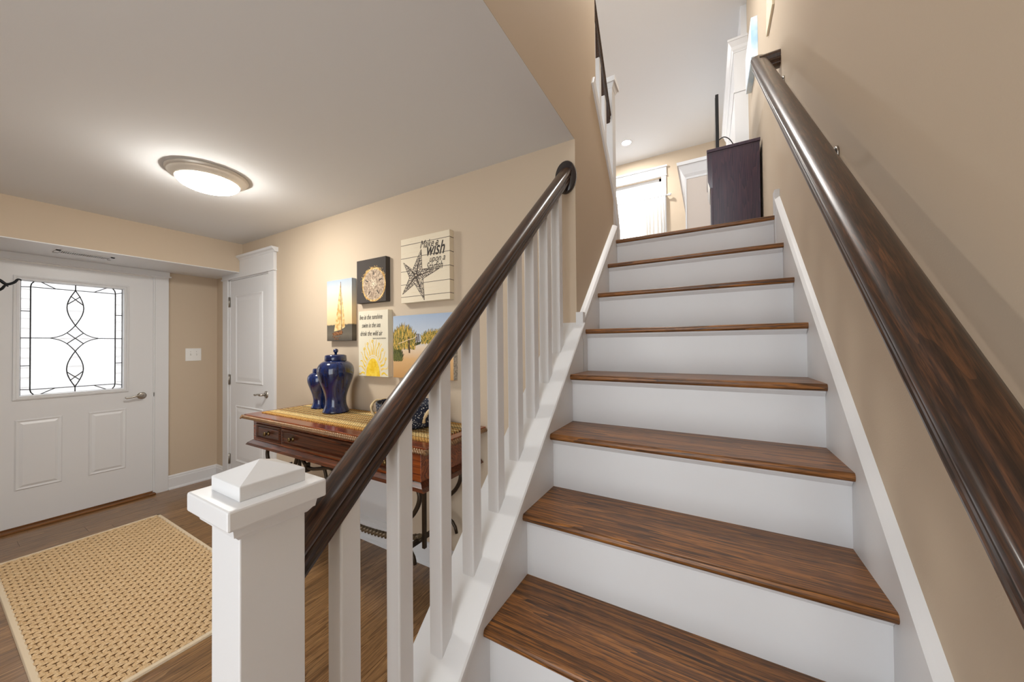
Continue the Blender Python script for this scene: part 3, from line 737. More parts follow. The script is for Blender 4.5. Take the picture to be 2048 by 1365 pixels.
for sx_ in (-1, 1):
    hx = -0.985+sx_*0.193; hp = MB(); e1 = sx_*0.02; e2 = sx_*0.034
    hp.tube(smooth_path([(hx, 0.825, TZ+0.05), (hx+e1, 0.815, TZ+0.085), (hx+e2, 0.84, TZ+0.125), (hx+e2, 0.89, TZ+0.132), (hx+e2, 0.94, TZ+0.125), (hx+e1, 0.965, TZ+0.085), (hx, 0.955, TZ+0.05)], 6), 0.0075, 8, twist=0.9, lobes=2)
    hp.build('handle', 'rope', bk)

# ================================================================== CANVAS PRINTS
M['canvas_cream'] = plain('cream_canvas', srgb(236, 224, 200), 0.8, spec=0.2)
M['gold_ink'] = speckle('gold_ink', srgb(196, 150, 80), srgb(236, 206, 140), 90, 0.4, 0.6)
M['yellow'] = speckle('sun_yellow', srgb(236, 190, 20), srgb(250, 218, 80), 40, 0.35, 0.65)
M['yellow2'] = speckle('sun_ray_yellow', srgb(238, 200, 90), srgb(250, 226, 150), 50, 0.35, 0.65)
CT = 0.038
def canvas(name, x0, x1, z0, z1, mat, label):
    t = thing(name, label, 'canvas print', ((x0+x1)/2, YC, (z0+z1)/2))
    B(x0, x1, YC-CT, YC, z0, z1).build('canvas', mat, t, bevel=0.002)
    U = lambda u, v: (x0+(x1-x0)*u, z0+(z1-z0)*v)
    return t, U
lay = [0]
def art(t, U, polys, mat, name='print', d=None):
    mb = MB(); lay[0] += 1; d = d if d is not None else 0.0006+0.00012*(lay[0] % 12)
    for i, p in enumerate(polys): mb.prism([U(u, v) for u, v in p], YC-CT-d-0.0002*i/len(polys), YC-CT-0.0001-0.0001*i/len(polys), 'y')
    return mb.build(name, mat, t, kind='stuff' if len(polys) > 1 else None)
def stroke(pts, w0, w1=None):
    """ribbon polygon along pts"""
    w1 = w0 if w1 is None else w1; n = len(pts); L_, R_ = [], []
    for i, p in enumerate(pts):
        a, b_ = pts[max(i-1, 0)], pts[min(i+1, n-1)]; dx, dy = b_[0]-a[0], b_[1]-a[1]; l = math.hypot(dx, dy) or 1
        ww = (w0+(w1-w0)*i/(n-1))/2; L_.append((p[0]-dy/l*ww, p[1]+dx/l*ww)); R_.append((p[0]+dy/l*ww, p[1]-dx/l*ww))
    return L_+R_[::-1]
def write(t, U, text, u, v, size, mat='blackish', shear=0.28, sx=0.8, name='lettering', rot=0.0, bold=0.0):
    cu = bpy.data.curves.new('t', 'FONT'); cu.body = text; cu.size = 1.0; cu.shear = shear; cu.offset = bold; cu.resolution_u = 3
    ob = bpy.data.objects.new('t', cu); me = bpy.data.meshes.new_from_object(ob)
    bpy.data.objects.remove(ob); bpy.data.curves.remove(cu)
    x_, z_ = U(u, v); c_, s_ = math.cos(rot), math.sin(rot)
    o = t.location
    for vv in me.vertices:
        a, b_ = vv.co.x*size*sx, vv.co.y*size
        vv.co = Vector((x_+a*c_-b_*s_, YC-CT-0.0012, z_+a*s_+b_*c_))-o
    me.name = name; me.materials.clear(); me.materials.append(M[mat])
    b = bpy.data.objects.new(name, me); COL.objects.link(b); b.parent = t
    return b

# sailboat
M['sail_bg'] = zramp('sailboat_ground', [(0.0, srgb(84, 78, 70)), (0.10, srgb(112, 104, 92)), (0.255, srgb(92, 88, 80)), (0.275, srgb(226, 196, 148)), (0.55, srgb(240, 220, 180)), (0.8, srgb(206, 208, 204)), (1.0, srgb(172, 186, 200))], nscale=9, namt=0.02)
t, U = canvas('sailboat_canvas', -2.020, -1.718, 1.417, 1.876, 'sail_bg', 'sailboat canvas print above the blue jars, tan sail over grey water')
M['sail'] = speckle('sail_paint', srgb(206, 160, 92), srgb(238, 208, 150), 35, 0.4, 0.6); M['hull'] = speckle('hull_paint', srgb(78, 48, 30), srgb(150, 100, 60), 50, 0.4, 0.6)
art(t, U, [[(0.56, 0.93), (0.585, 0.85), (0.60, 0.18), (0.30, 0.155), (0.40, 0.42), (0.49, 0.72)]], 'sail', 'sail')
art(t, U, [[(0.60, 0.80), (0.68, 0.50), (0.735, 0.22), (0.625, 0.19)]], 'sail', 'jib')
art(t, U, [[(0.22, 0.125), (0.34, 0.145), (0.60, 0.165), (0.66, 0.14), (0.60, 0.10), (0.36, 0.085), (0.26, 0.09)], stroke([(0.57, 0.96), (0.605, 0.12)], 0.014)], 'hull', 'hull')
art(t, U, [stroke([(0.24, 0.07), (0.4, 0.05), (0.55, 0.065)], 0.02, 0.005), stroke([(0.3, 0.03), (0.5, 0.025)], 0.012)], 'hull', 'reflection')
# sand dollar
M['sd_bg'] = plain('charcoal_canvas', srgb(82, 76, 72), 0.75, var=0.3, bscale=60, spec=0.2)
t, U = canvas('sand_dollar_canvas', -1.662, -1.358, 1.680, 1.986, 'sd_bg', 'charcoal canvas print with a pale gold-edged sand dollar')
disc = lambda cx_, cz_, rx, rz, n=36, j=0.0: [(cx_+rx*math.cos(2*PI*i/n)*(1+random.uniform(-j, j)), cz_+rz*math.sin(2*PI*i/n)*(1+random.uniform(-j, j))) for i in range(n)]
M['sd'] = speckle('sand_dollar_print', srgb(150, 128, 108), srgb(214, 192, 164), 70, 0.4, 0.65)
art(t, U, [disc(0.60, 0.40, 0.40, 0.385, 40, 0.02)], 'gold_ink', 'gold_rim', 0.0006)
art(t, U, [disc(0.60, 0.40, 0.365, 0.35, 40, 0.01)], 'sd', 'shell_print', 0.0010)
pol = []
for k in range(5):
    a = PI/2+2*PI*k/5
    pol.append(stroke([(0.6+0.20*math.cos(a), 0.42+0.20*math.sin(a)), (0.6+0.30*math.cos(a), 0.42+0.30*math.sin(a))], 0.03, 0.018))
art(t, U, pol, 'blackish', 'slots', 0.0014)
pol = []
for k in range(5):
    a = PI/2+2*PI*(k+0.5)/5
    loop = [(0.6+0.05*math.cos(a)+0.055*math.cos(a)*math.cos(s)*1.0-0.022*math.sin(a)*math.sin(s), 0.42+0.05*math.sin(a)+0.055*math.sin(a)*math.cos(s)+0.022*math.cos(a)*math.sin(s)) for s in [2*PI*i/16 for i in range(17)]]
    pol.append(stroke(loop, 0.012))
art(t, U, pol, 'canvas_cream', 'petals', 0.0016)
pol = []
for i in range(150):
    a = random.uniform(0.3, 2.9) if random.random() < 0.75 else random.uniform(0, 6.28); r = random.gauss(0.41, 0.022); s = random.uniform(0.004, 0.009)
    cx_, cz_ = 0.6+r*math.cos(a), 0.40+r*0.95*math.sin(a)
    if 0.03 < cx_ < 0.985 and 0.015 < cz_ < 0.98: pol.append([(cx_-s, cz_-s), (cx_+s, cz_-s), (cx_+s, cz_+s), (cx_-s, cz_+s)])
art(t, U, pol, 'gold_ink', 'gold_specks', 0.0012)
# starfish
t, U = canvas('starfish_canvas', -1.212, -0.802, 1.652, 2.069, 'canvas_cream', 'cream plank-look canvas print with a dark starfish and script lettering')
M['plankline'] = plain('plank_line_ink', srgb(74, 62, 52), 0.8); M['star'] = speckle('starfish_stipple', srgb(70, 62, 58), srgb(222, 208, 184), 130, 0.46, 0.56)
art(t, U, [[(0, v), (1, v), (1, v+0.007), (0, v+0.007)] for v in (0.09, 0.28, 0.485, 0.69, 0.895)], 'plankline', 'plank_lines', 0.0005)
sp = MB()
for v in (0.09, 0.28, 0.485, 0.69, 0.895):
    z_ = U(0, v)[1]; sp.box(-0.8025, -0.8013, YC-CT, YC, z_, z_+0.003)
sp.build('plank_lines', 'plankline', t, kind='stuff')
M['woodgrain'] = speckle('faint_grain', srgb(226, 208, 176), srgb(238, 226, 202), 30, 0.3, 0.7)
art(t, U, [stroke([(random.random()*0.5, v), (random.random()*0.4+0.55, v+0.005)], 0.006, 0.002) for v in (0.04, 0.15, 0.2, 0.35, 0.42, 0.56, 0.62, 0.77, 0.83, 0.94, 0.97)], 'woodgrain', 'grain', 0.0004)
cx_, cz_ = 0.33, 0.40
tips = [(0.44, 0.79), (0.80, 0.46), (0.50, 0.02), (0.035, 0.14), (0.06, 0.63)]; ins = [(0.455, 0.485), (0.475, 0.345), (0.30, 0.28), (0.19, 0.385), (0.255, 0.50)]
star = []
for i in range(5):
    a, b_, c_ = ins[i-1], tips[i], ins[i]
    star += [a, (a[0]*0.42+b_[0]*0.58, a[1]*0.42+b_[1]*0.58), b_, (c_[0]*0.42+b_[0]*0.58, c_[1]*0.42+b_[1]*0.58)]
art(t, U, [star], 'star', 'starfish', 0.0010)
art(t, U, [stroke([star[i-1], star[i]], 0.006) for i in range(len(star))]+[stroke([(cx_, cz_), (cx_*0.25+p[0]*0.75, cz_*0.25+p[1]*0.75)], 0.032, 0.004) for p in tips], 'plankline', 'starfish_outline', 0.0013)
art(t, U, [disc(cx_+0.14*math.cos(a), cz_+0.10*math.sin(a), 0.012, 0.012, 8) for a in (0.3, 1.2, 2.4, 3.6, 4.7, 5.5)]+[disc(cx_, cz_+0.01, 0.014, 0.014, 8)], 'canvas_cream', 'highlights', 0.0017)
write(t, U, 'Make a', 0.41, 0.805, 0.070, sx=0.76, shear=0.4)
write(t, U, 'wish', 0.53, 0.675, 0.115, sx=0.72, shear=0.4, bold=0.012)
write(t, U, 'upon a', 0.60, 0.575, 0.058, sx=0.80, shear=0.4)
write(t, U, 'Starfish', 0.54, 0.46, 0.068, sx=0.66, shear=0.4)
# sun
M['sun_bg'] = plain('pale_board', srgb(234, 226, 204), 0.8, spec=0.2, var=0.08, bscale=80)
t, U = canvas('sunshine_canvas', -1.643, -1.338, 1.164, 1.622, 'sun_bg', 'cream canvas print with a yellow half sun and hand lettering')
art(t, U, [[(0.5+0.235*math.cos(a), 0.005+0.27*math.sin(a)) for a in [PI*i/24 for i in range(25)]]], 'yellow', 'sun_disc', 0.0010)
art(t, U, [stroke([(0.5+0.265*math.cos(a), 0.005+0.30*math.sin(a)) for a in [PI*i/24 for i in range(25)]], 0.012)], 'yellow2', 'sun_rim', 0.0008)
pol = []; pol2 = []
for k in range(17):
    a = PI*(k+0.5)/17; L = 0.26 if k % 2 else 0.20; base = (0.5+0.29*math.cos(a), 0.01+0.32*math.sin(a)); pts = []
    for i in range(12):
        tt = i/11; wv = math.sin(tt*5.2+k)*0.022*(0.3+tt)
        pts.append((base[0]+math.cos(a)*L*0.95*tt-math.sin(a)*wv, base[1]+math.sin(a)*L*tt+math.cos(a)*wv))
    pts = [(min(max(p[0], 0.012), 0.988), min(max(p[1], 0.012), 0.56)) for p in pts]
    if abs(pts[0][0]-0.5) > 0.47: continue
    (pol if k % 2 else pol2).append(stroke(pts, 0.034, 0.010))
    e_ = pts[-1]
    if k % 2 == 0 and 0.08 < e_[0] < 0.92: pol2.append(stroke([(e_[0]+0.032*math.cos(s)*(1-s/12), e_[1]+0.024*math.sin(s)*(1-s/12)) for s in [i*0.55 for i in range(13)]], 0.016, 0.008))
art(t, U, pol, 'yellow2', 'rays', 0.0007); art(t, U, pol2, 'yellow', 'curled_rays', 0.0009)
write(t, U, 'live in the sunshine', 0.035, 0.87, 0.050, sx=0.62, shear=0.25)
write(t, U, 'swim in the sea', 0.12, 0.745, 0.050, sx=0.62, shear=0.25)
write(t, U, 'drink the wild air', 0.06, 0.62, 0.050, sx=0.66, shear=0.25)
write(t, U, 'RALPH WALDO EMERSON', 0.50, 0.565, 0.014, sx=0.80, shear=0.0)
# beach path
M['beach_bg'] = zramp('beach_ground', [(0.0, srgb(196, 150, 96)), (0.30, srgb(222, 180, 128)), (0.50, srgb(232, 214, 190)), (0.60, srgb(206, 214, 224)), (1.0, srgb(168, 186, 210))], nscale=14, namt=0.03)
t, U = canvas('beach_path_canvas', -1.289, -0.779, 1.166, 1.572, 'beach_bg', 'beach canvas print with dune grass, rope fence and sandy path')
M['grass1'] = plain('dune_grass_gold', srgb(216, 178, 84), 0.8); M['grass2'] = plain('dune_grass_green', srgb(104, 106, 48), 0.8); M['grass3'] = plain('dune_grass_shade', srgb(64, 70, 40), 0.8)
def clump(poly_top, n, h, mats):
    for mt_, cnt in mats:
        pol = []
        for i in range(cnt):
            s = random.random(); x_ = poly_top[0]+(poly_top[1]-poly_top[0])*s; zt = poly_top[2]*math.sin(PI*(0.15+0.75*s))**0.6
            zz = poly_top[3]+random.random()*zt*0.85; l = h*random.uniform(0.6, 1.3); ln = random.uniform(-0.03, 0.05)
            w_ = 0.006
            q = [(x_-w_, zz), (x_+w_, zz), (x_+ln, min(zz+l, 0.985))]
            q = [(min(max(a, 0.004), 0.996), min(max(b_, 0.004), 0.99)) for a, b_ in q]; pol.append(q)
        art(t, U, pol, mt_, 'dune_grass', {'grass3': 0.00100, 'grass2': 0.00105, 'grass1': 0.00102}[mt_])
art(t, U, [[(0.003, 0.58), (0.003, 0.72), (0.12, 0.75), (0.26, 0.71), (0.33, 0.66), (0.24, 0.62), (0.12, 0.60)]], 'grass1', 'dune_grass', 0.0006)
art(t, U, [[(0.003, 0.30), (0.003, 0.72), (0.12, 0.76), (0.27, 0.71), (0.36, 0.64), (0.40, 0.58), (0.30, 0.52), (0.18, 0.48), (0.1, 0.36)]], 'grass2', 'dune_grass', 0.0005)
clump((0.01, 0.38, 0.36, 0.45), 0, 0.12, [('grass3', 130), ('grass2', 280), ('grass1', 520)])
clump((0.01, 0.16, 0.16, 0.26), 0, 0.08, [('grass3', 150), ('grass2', 110)])
art(t, U, [[(0.50, 0.58), (0.52, 0.66), (0.62, 0.72), (0.80, 0.74), (0.997, 0.78), (0.997, 0.50), (0.7, 0.52)]], 'grass2', 'dune_grass', 0.0005)
clump((0.50, 0.98, 0.22, 0.53), 0, 0.07, [('grass2', 190), ('grass1', 300)])
M['post'] = plain('fence_post_print', srgb(86, 64, 46), 0.8); M['ropep'] = plain('rope_print', srgb(226, 202, 164), 0.8)
art(t, U, [stroke([(0.295, 0.40), (0.288, 0.64)], 0.022, 0.026), stroke([(0.43, 0.56), (0.425, 0.70)], 0.015), stroke([(0.46, 0.58), (0.455, 0.70)], 0.012)], 'post', 'fence_posts', 0.0019)
art(t, U, [stroke([(0.10, 0.55), (0.2, 0.58), (0.29, 0.615), (0.36, 0.625), (0.43, 0.67)], 0.012)], 'ropep', 'fence_rope', 0.0021)
art(t, U, [[(0.40, 0.56), (0.50, 0.58), (0.48, 0.54), (0.36, 0.50)]], 'grass3', 'fence_shadow', 0.0007)
M['wrap'] = speckle('grey_weave_wrap', srgb(150, 144, 134), srgb(206, 200, 188), 90, 0.42, 0.58)
B(-0.7792, -0.7776, YC-CT+0.001, YC-0.001, 1.168, 1.570).build('wrapped_side', M['wrap'], t)

# ================================================================== FOYER SMALL THINGS
LC = (-2.02, 0.334)
la = thing('ceiling_lamp', 'round flush ceiling lamp with a brushed nickel rim and lit white bowl', 'lamp', (LC[0], LC[1], ZC))
mb = MB(); mb.lathe([(0.184, ZC), (0.189, ZC-0.004), (0.189, ZC-0.010), (0.186, ZC-0.013), (0.186, ZC-0.018), (0.178, ZC-0.021), (0.165, ZC-0.030), (0.150, ZC-0.044), (0.145, ZC-0.048), (0.139, ZC-0.046), (0.139, ZC-0.004)], (LC[0], LC[1], 0), 56, caps=False); mb.build('rim', 'lamprim', la)
mb = MB(); mb.lathe([(0.146*math.cos(a), ZC-0.040-0.056*math.sin(a)) for a in [PI/2*i/12 for i in range(12)]]+[(0.0005, ZC-0.096)], (LC[0], LC[1], 0), 48); mb.build('diffuser', 'lampglass', la, label='glowing white glass bowl')
# vent on soffit
vt = thing('air_vent', 'white slotted air register in the soffit above the front door', 'vent', (-3.70, 0.14, SOF))
mb = MB(); vx0, vx1, vy0, vy1 = -3.765, -3.635, -0.005, 0.285
mb.box(vx0, vx1, vy0, vy0+0.022, SOF-0.005, SOF); mb.box(vx0, vx1, vy1-0.022, vy1, SOF-0.005, SOF); mb.box(vx0, vx0+0.022, vy0, vy1, SOF-0.005, SOF); mb.box(vx1-0.022, vx1, vy0, vy1, SOF-0.005, SOF)
mb.build('frame', 'white', vt)
du = MB(); e_ = 0.0015
for q in ((VH[0], VH[0]+e_, VH[2], VH[3]), (VH[1]-e_, VH[1], VH[2], VH[3]), (VH[0], VH[1], VH[2], VH[2]+e_), (VH[0], VH[1], VH[3]-e_, VH[3])): du.box(*q, SOF, SOF+0.2)
du.box(VH[0], VH[1], VH[2], VH[3], SOF+0.2, SOF+0.202); du.build('duct', plain('galvanised_duct', srgb(150, 152, 154), 0.45, metal=0.6), vt)
yv = vy0+0.026
while yv < vy1-0.026:
    B(vx0+0.02, vx1-0.02, yv, yv+0.0045, SOF-0.005, SOF-0.001).build('louvre', 'white', vt); yv += 0.0105
# light switch
sw = thing('light_switch', 'white double toggle switch plate on the tan wall beside the front door', 'switch', (XD, 0.90, 1.305))
B(XD, XD+0.006, 0.838, 0.963, 1.242, 1.369).build('plate', 'switch', sw, bevel=0.003)
for yy in (0.878, 0.924):
    g = MB(); g.prism([(XD+0.005, 1.296), (XD+0.012, 1.30), (XD+0.017, 1.315), (XD+0.014, 1.318), (XD+0.005, 1.314)], yy-0.005, yy+0.005, 'y'); g.build('toggle', 'switch', sw)
    MB().lathe([(0.003, 0), (0.002, 0.001), (0.0005, 0.0012)], (XD+0.006, yy, 1.335), 8, axis='x').build('screw', 'nickel', sw)
# rug
def rug_mat():
    mt, nt, b = new_mat('sisal')
    tc = N(nt, 'ShaderNodeTexCoord'); nz = N(nt, 'ShaderNodeTexNoise', Scale=140.0, Detail=3.0); n2 = N(nt, 'ShaderNodeTexNoise', Scale=160.0, Detail=2.0)
    nt.links.new(tc.outputs['Object'], nz.inputs['Vector']); nt.links.new(tc.outputs['Object'], n2.inputs['Vector'])
    a = N(nt, 'ShaderNodeMath', operation='MULTIPLY_ADD'); a.inputs[1].default_value = 0.35; s_ = N(nt, 'ShaderNodeMath', operation='MULTIPLY'); s_.inputs[1].default_value = 0.65
    nt.links.new(n2.outputs['Fac'], s_.inputs[0]); nt.links.new(nz.outputs['Fac'], a.inputs[0]); nt.links.new(s_.outputs[0], a.inputs[2])
    r = ramp(nt, [(0.3, srgb(190, 152, 104)), (0.5, srgb(216, 184, 140)), (0.7, srgb(234, 210, 174))]); nt.links.new(a.outputs[0], r.inputs['Fac'])
    nt.links.new(r.outputs['Color'], b.inputs['Base Color']); b.inputs['Roughness'].default_value = 0.85
    return mt
M['sisal'] = rug_mat(); M['binding'] = plain('cream_binding', srgb(226, 208, 180), 0.9, bump=0.4, bscale=250)
rx0, rx1, ry0, ry1 = -3.41, -1.545, -0.285, 0.495
rg = thing('entry_rug', 'long natural woven sisal rug with cream binding on the oak floor', 'rug', ((rx0+rx1)/2, (ry0+ry1)/2, 0))
B(rx0+0.01, rx1-0.01, ry0+0.01, ry1-0.01, 0.0004, 0.002).build('backing', 'sisal', rg)
wv = MB(); cw, cl = 0.027, 0.043; nx = int((rx1-rx0-0.05)/cw); ny = int((ry1-ry0-0.05)/cl)
sx_, sy_ = (rx1-rx0-0.05)/nx, (ry1-ry0-0.05)/ny
for i in range(nx):
    for j in range(ny+1):
        cx_ = rx0+0.025+(i+0.5)*sx_; cy_ = ry0+0.025+(j+(0.5 if i % 2 else 0.0))*sy_
        for h in (-1, 0, 1):     # three strands side by side
            xx = cx_+h*sx_*0.31; a = sy_*0.47; b_ = sx_*0.155; o = len(wv.v); hz = 0.0128+random.uniform(-0.0007, 0.0007)
            for yy, zc_, bb_ in ((cy_-a, 0.0072, b_*0.9), (cy_-a*0.5, hz-0.0005, b_), (cy_+a*0.5, hz-0.0005, b_), (cy_+a, 0.0072, b_*0.9)):
                yy = min(max(yy, ry0+0.02), ry1-0.02)
                wv.v += [(xx-bb_, yy, zc_-0.0022), (xx, yy, zc_+0.0008), (xx+bb_, yy, zc_-0.0022)]
            for k in range(3):
                for l in range(2):
                    wv.f.append((o+k*3+l, o+k*3+1+l, o+k*3+4+l, o+k*3+3+l)); wv.sm.append(True)
wv.build('weave', 'sisal', rg, kind='stuff', label='chunky basket weave of the rug')
bd = MB()
for (a, b_, c_, d_) in ((rx0, rx1, ry0, ry0+0.028), (rx0, rx1, ry1-0.028, ry1), (rx0, rx0+0.028, ry0, ry1), (rx1-0.028, rx1, ry0, ry1)):
    bd.frustum((a, b_, c_, d_), 0.0004, (a+0.004, b_-0.004, c_+0.004, d_-0.004), 0.0115)
bd.build('binding', 'binding', rg, bevel=0.002)
# access panel low on the wall
ap = thing('wall_panel', 'flat white panel on the wall underneath the console table', 'panel', (-1.48, YC, 0.38))
B(-1.68, -1.28, YC-0.012, YC, 0.145, 0.60).build('face', 'white', ap, bevel=0.002)
fm = MB(); ringy(fm, (-1.69, -1.27, 0.136, 0.61), (-1.66, -1.30, 0.166, 0.58), YC-0.016, YC-0.016); ringy(fm, (-1.69, -1.27, 0.136, 0.61), (-1.69, -1.27, 0.136, 0.61), YC-0.016, YC); ringy(fm, (-1.66, -1.30, 0.166, 0.58), (-1.66, -1.30, 0.166, 0.58), YC-0.016, YC-0.011)
fm.build('frame', 'white', ap)
# coat stand with wrought iron arms
cs = thing('coat_stand', 'black wrought iron coat stand with wavy arms near the front door', 'coat stand', (-3.6, -0.52, 0))
mb = MB(); mb.tube([(-3.6, -0.52, 0.02), (-3.6, -0.52, 1.86)], 0.014, 10); mb.ball((-3.6, -0.52, 1.885), 0.03); mb.build('pole', 'black_iron', cs)
MB().lathe([(0.16, 0.0), (0.16, 0.012), (0.05, 0.03), (0.02, 0.05)], (-3.6, -0.52, 0), 28).build('base', 'black_iron', cs)
for a0, hz in ((0.0, 0.0), (PI/2, 0.0), (PI, 0.0), (-PI/2, 0.0), (0.18, -0.055)):
    d_ = (math.sin(a0), math.cos(a0)); sc_ = 1.0 if hz == 0 else 0.86
    L_ = [(0.0, 1.83), (0.10, 1.80), (0.20, 1.83), (0.27, 1.845), (0.305, 1.818), (0.335, 1.832), (0.352, 1.858), (0.366, 1.852)]
    p_ = smooth_path([(-3.6+d_[0]*l*sc_, -0.52+d_[1]*l*sc_, z_+hz) for l, z_ in L_], 6)
    MB().tube(p_, [0.010-0.007*(i/len(p_))**3 for i in range(len(p_))], 8).build('arm', 'black_iron', cs)

# ================================================================== UPPER ROOM
# window
wn = bpy.data.objects.new('window_1', None); COL.objects.link(wn); wn.location = ((WX0+WX1)/2, YB, WZ0); struct(wn, 'white sash window with a cafe curtain upstairs')
cs_ = MB(); yf = YB-0.022
cs_.box(WX1, WX1+0.072, yf, YB, WZ0-0.06, WZ1+0.01); cs_.box(WX0-0.072, WX0, yf, YB, WZ0-0.06, WZ1+0.01)
cs_.box(WX0-0.078, WX1+0.078, yf-0.004, YB, WZ1+0.01, 4.285); cs_.box(WX0-0.09, WX1+0.09, yf-0.03, YB, 4.285, 4.308); cs_.box(WX0-0.085, WX1+0.085, yf-0.012, YB, WZ1+0.004, WZ1+0.018)
cs_.box(WX0-0.1, WX1+0.1, yf-0.04, YB, WZ0-0.06, WZ0-0.03); cs_.build('casing', 'white', wn)
def sash(z0, z1, yq, name):
    s_ = MB(); s_.box(WX0, WX0+0.04, yq, yq+0.03, z0, z1); s_.box(WX1-0.04, WX1, yq, yq+0.03, z0, z1); s_.box(WX0, WX1, yq, yq+0.03, z1-0.05, z1); s_.box(WX0, WX1, yq, yq+0.03, z0, z0+0.05)
    so = s_.build(name, 'white', wn)
    for i in range(1, 4):
        xx = WX0+(WX1-WX0)*i/4; B(xx-0.006, xx+0.006, yq+0.008, yq+0.02, z0, z1).build('muntin', 'white', so)
    B(WX0+0.03, WX1-0.03, yq+0.012, yq+0.016, z0+0.03, z1-0.03).build('pane', 'clear', so)
sash(3.55, WZ1, YB+0.05, 'upper_sash'); sash(WZ0, 3.60, YB+0.015, 'lower_sash')
# curtain and rod
cr = thing('curtain_rod', 'white curtain rod with round finial across the upstairs window', 'curtain rod', (-0.5, YB-0.06, 3.80))
MB().tube([(-1.05, YB-0.062, 3.80), (-0.02, YB-0.062, 3.80)], 0.010, 10).build('rod', 'white', cr)
fb = MB(); fb.tube([(-0.02, YB-0.062, 3.80), (0.0, YB-0.062, 3.80)], 0.014, 10); fb.ball((0.018, YB-0.062, 3.80), 0.024); fb.build('finial', 'white', cr)
B(-0.062, -0.050, YB-0.07, YB, 3.79, 3.83).build('bracket', 'white', cr)
def curtain(x0, x1, z0, z1):
    n = 60; ob = MB(); rows = 8
    for j in range(rows+1):
        tt = j/rows; z_ = z1+(z0-z1)*tt
        for i in range(n+1):
            s = i/n; amp = 0.010+0.012*min(1, tt*3)
            ob.v.append((x0+(x1-x0)*s+0.012*math.sin(tt*2+s*9)*tt, YB-0.062-0.004+amp*math.sin(s*PI*13+math.sin(s*7)*1.2), z_+(0.02*math.sin(s*40) if j == 0 else 0)*0.4))
    for j in range(rows):
        for i in range(n):
            ob.f.append((j*(n+1)+i, j*(n+1)+i+1, (j+1)*(n+1)+i+1, (j+1)*(n+1)+i)); ob.sm.append(True)
    c = ob.build('cafe_curtain', 'curtain'); so = c.modifiers.new('thick', 'SOLIDIFY'); so.thickness = 0.003
    return c
tag(curtain(-0.385, -0.05, 2.6, 3.815), 'gathered white curtain hanging from the rod at the upstairs window', 'curtain')
# downlights
def downlight(x_, y_, label, grp='recessed ceiling lights upstairs', r=0.062, name='downlight'):
    t = thing(name, label, 'light', (x_, y_, ZT), grp)
    MB().lathe([(r+0.022, ZT), (r+0.02, ZT-0.005), (r, ZT-0.006), (r, ZT-0.001)], (x_, y_, 0), 28, caps=False).build('trim_ring', 'white', t)
    MB().lathe([(0.0005, ZT-0.003), (r, ZT-0.003)], (x_, y_, 0), 28, caps=False).build('lens', 'downlight', t)
downlight(-0.54, 4.99, 'lit round recessed light in the white ceiling near the window wall')
downlight(0.12, 1.85, 'lit round recessed light in the white ceiling over the top step', name='downlight_offscreen')
# media cabinet and television
cb = thing('media_cabinet', 'dark plum wood cabinet at the top of the stairs against the wall', 'cabinet', (0.70, 3.0, ZL))
cy0, cy1, cz1 = 2.413, 3.18, 2.817
B(0.573, 0.862, cy0, cy1, ZL+0.02, cz1-0.022).build('body', 'cab', cb, bevel=0.002)
B(0.538, 0.866, cy0-0.006, cy1+0.006, cz1-0.022, cz1).build('top', 'cab', cb, bevel=0.003)
B(0.560, 0.574, cy0+0.002, cy0+0.372, ZL+0.03, cz1-0.03).build('door', 'cab', cb); B(0.560, 0.574, cy0+0.38, cy1-0.002, ZL+0.03, cz1-0.03).build('door', 'cab', cb)
B(0.58, 0.85, cy0+0.02, cy1-0.02, ZL, ZL+0.021).build('plinth', 'black', cb)
mb = MB(); mb.prism([(0.54, cz1-0.024), (0.574, cz1-0.024), (0.574, cz1-0.29), (0.556, cz1-0.285), (0.543, cz1-0.24)], cy0+0.001, cy0+0.36, 'y'); mb.build('drawer_front', 'steel', cb, label='glossy curved drawer front')
tv = thing('television', 'thin black flat screen television standing on the plum cabinet', 'television', (0.613, 2.8, cz1))
B(0.600, 0.622, 2.50, 3.16, cz1+0.035, 3.27).build('panel', 'black', tv, bevel=0.003)
B(0.5985, 0.6005, 2.515, 3.145, cz1+0.05, 3.255).build('screen', plain('screen_glass', srgb(12, 14, 18), 0.08), tv)
mb = MB(); mb.box(0.575, 0.655, 2.56, 2.66, cz1, cz1+0.006); mb.box(0.608, 0.618, 2.585, 2.635, cz1, cz1+0.05); mb.build('foot', 'black', tv)
mb = MB(); mb.box(0.575, 0.655, 3.0, 3.10, cz1, cz1+0.006); mb.box(0.608, 0.618, 3.025, 3.075, cz1, cz1+0.05); mb.build('foot', 'black', tv)
MB().tube(smooth_path([(0.622, 2.56, cz1+0.13), (0.655, 2.555, cz1+0.14), (0.69, 2.55, cz1+0.11), (0.72, 2.55, cz1+0.05), (0.735, 2.55, cz1+0.004)], 6), 0.0035, 6).build('cable', 'black', tv)
# tall white built-in and lower built-in with crown
def crown(mb, x0, x1, y0, y1, z):
    for (d0, za, d1_, zb) in ((0.004, z-0.11, 0.004, z-0.10), (0.004, z-0.10, 0.014, z-0.085), (0.014, z-0.085, 0.02, z-0.06), (0.02, z-0.06, 0.045, z-0.02), (0.05, z-0.02, 0.05, z)):
        mb.frustum((x0-d0, x1, y0-d0, y1), za, (x0-d1_, x1, y0-d1_, y1), zb)
bi = thing('tall_built_in', 'tall white crown-moulded built-in past the plum cabinet on the right wall', 'built-in', (0.82, 4.0, ZL))
B(0.771, XW, 3.26, 4.9, ZL, 4.10).build('case', 'white', bi)
mb = MB(); crown(mb, 0.771, XW, 3.26, 4.9, 4.185); mb.build('crown', 'white', bi)
B(0.766, XW, 3.252, 4.9, 3.70, 3.72).build('band', 'white', bi); B(0.83, XW, 3.29, 4.9, 4.18, ZT).build('upper_chase', 'white', bi)
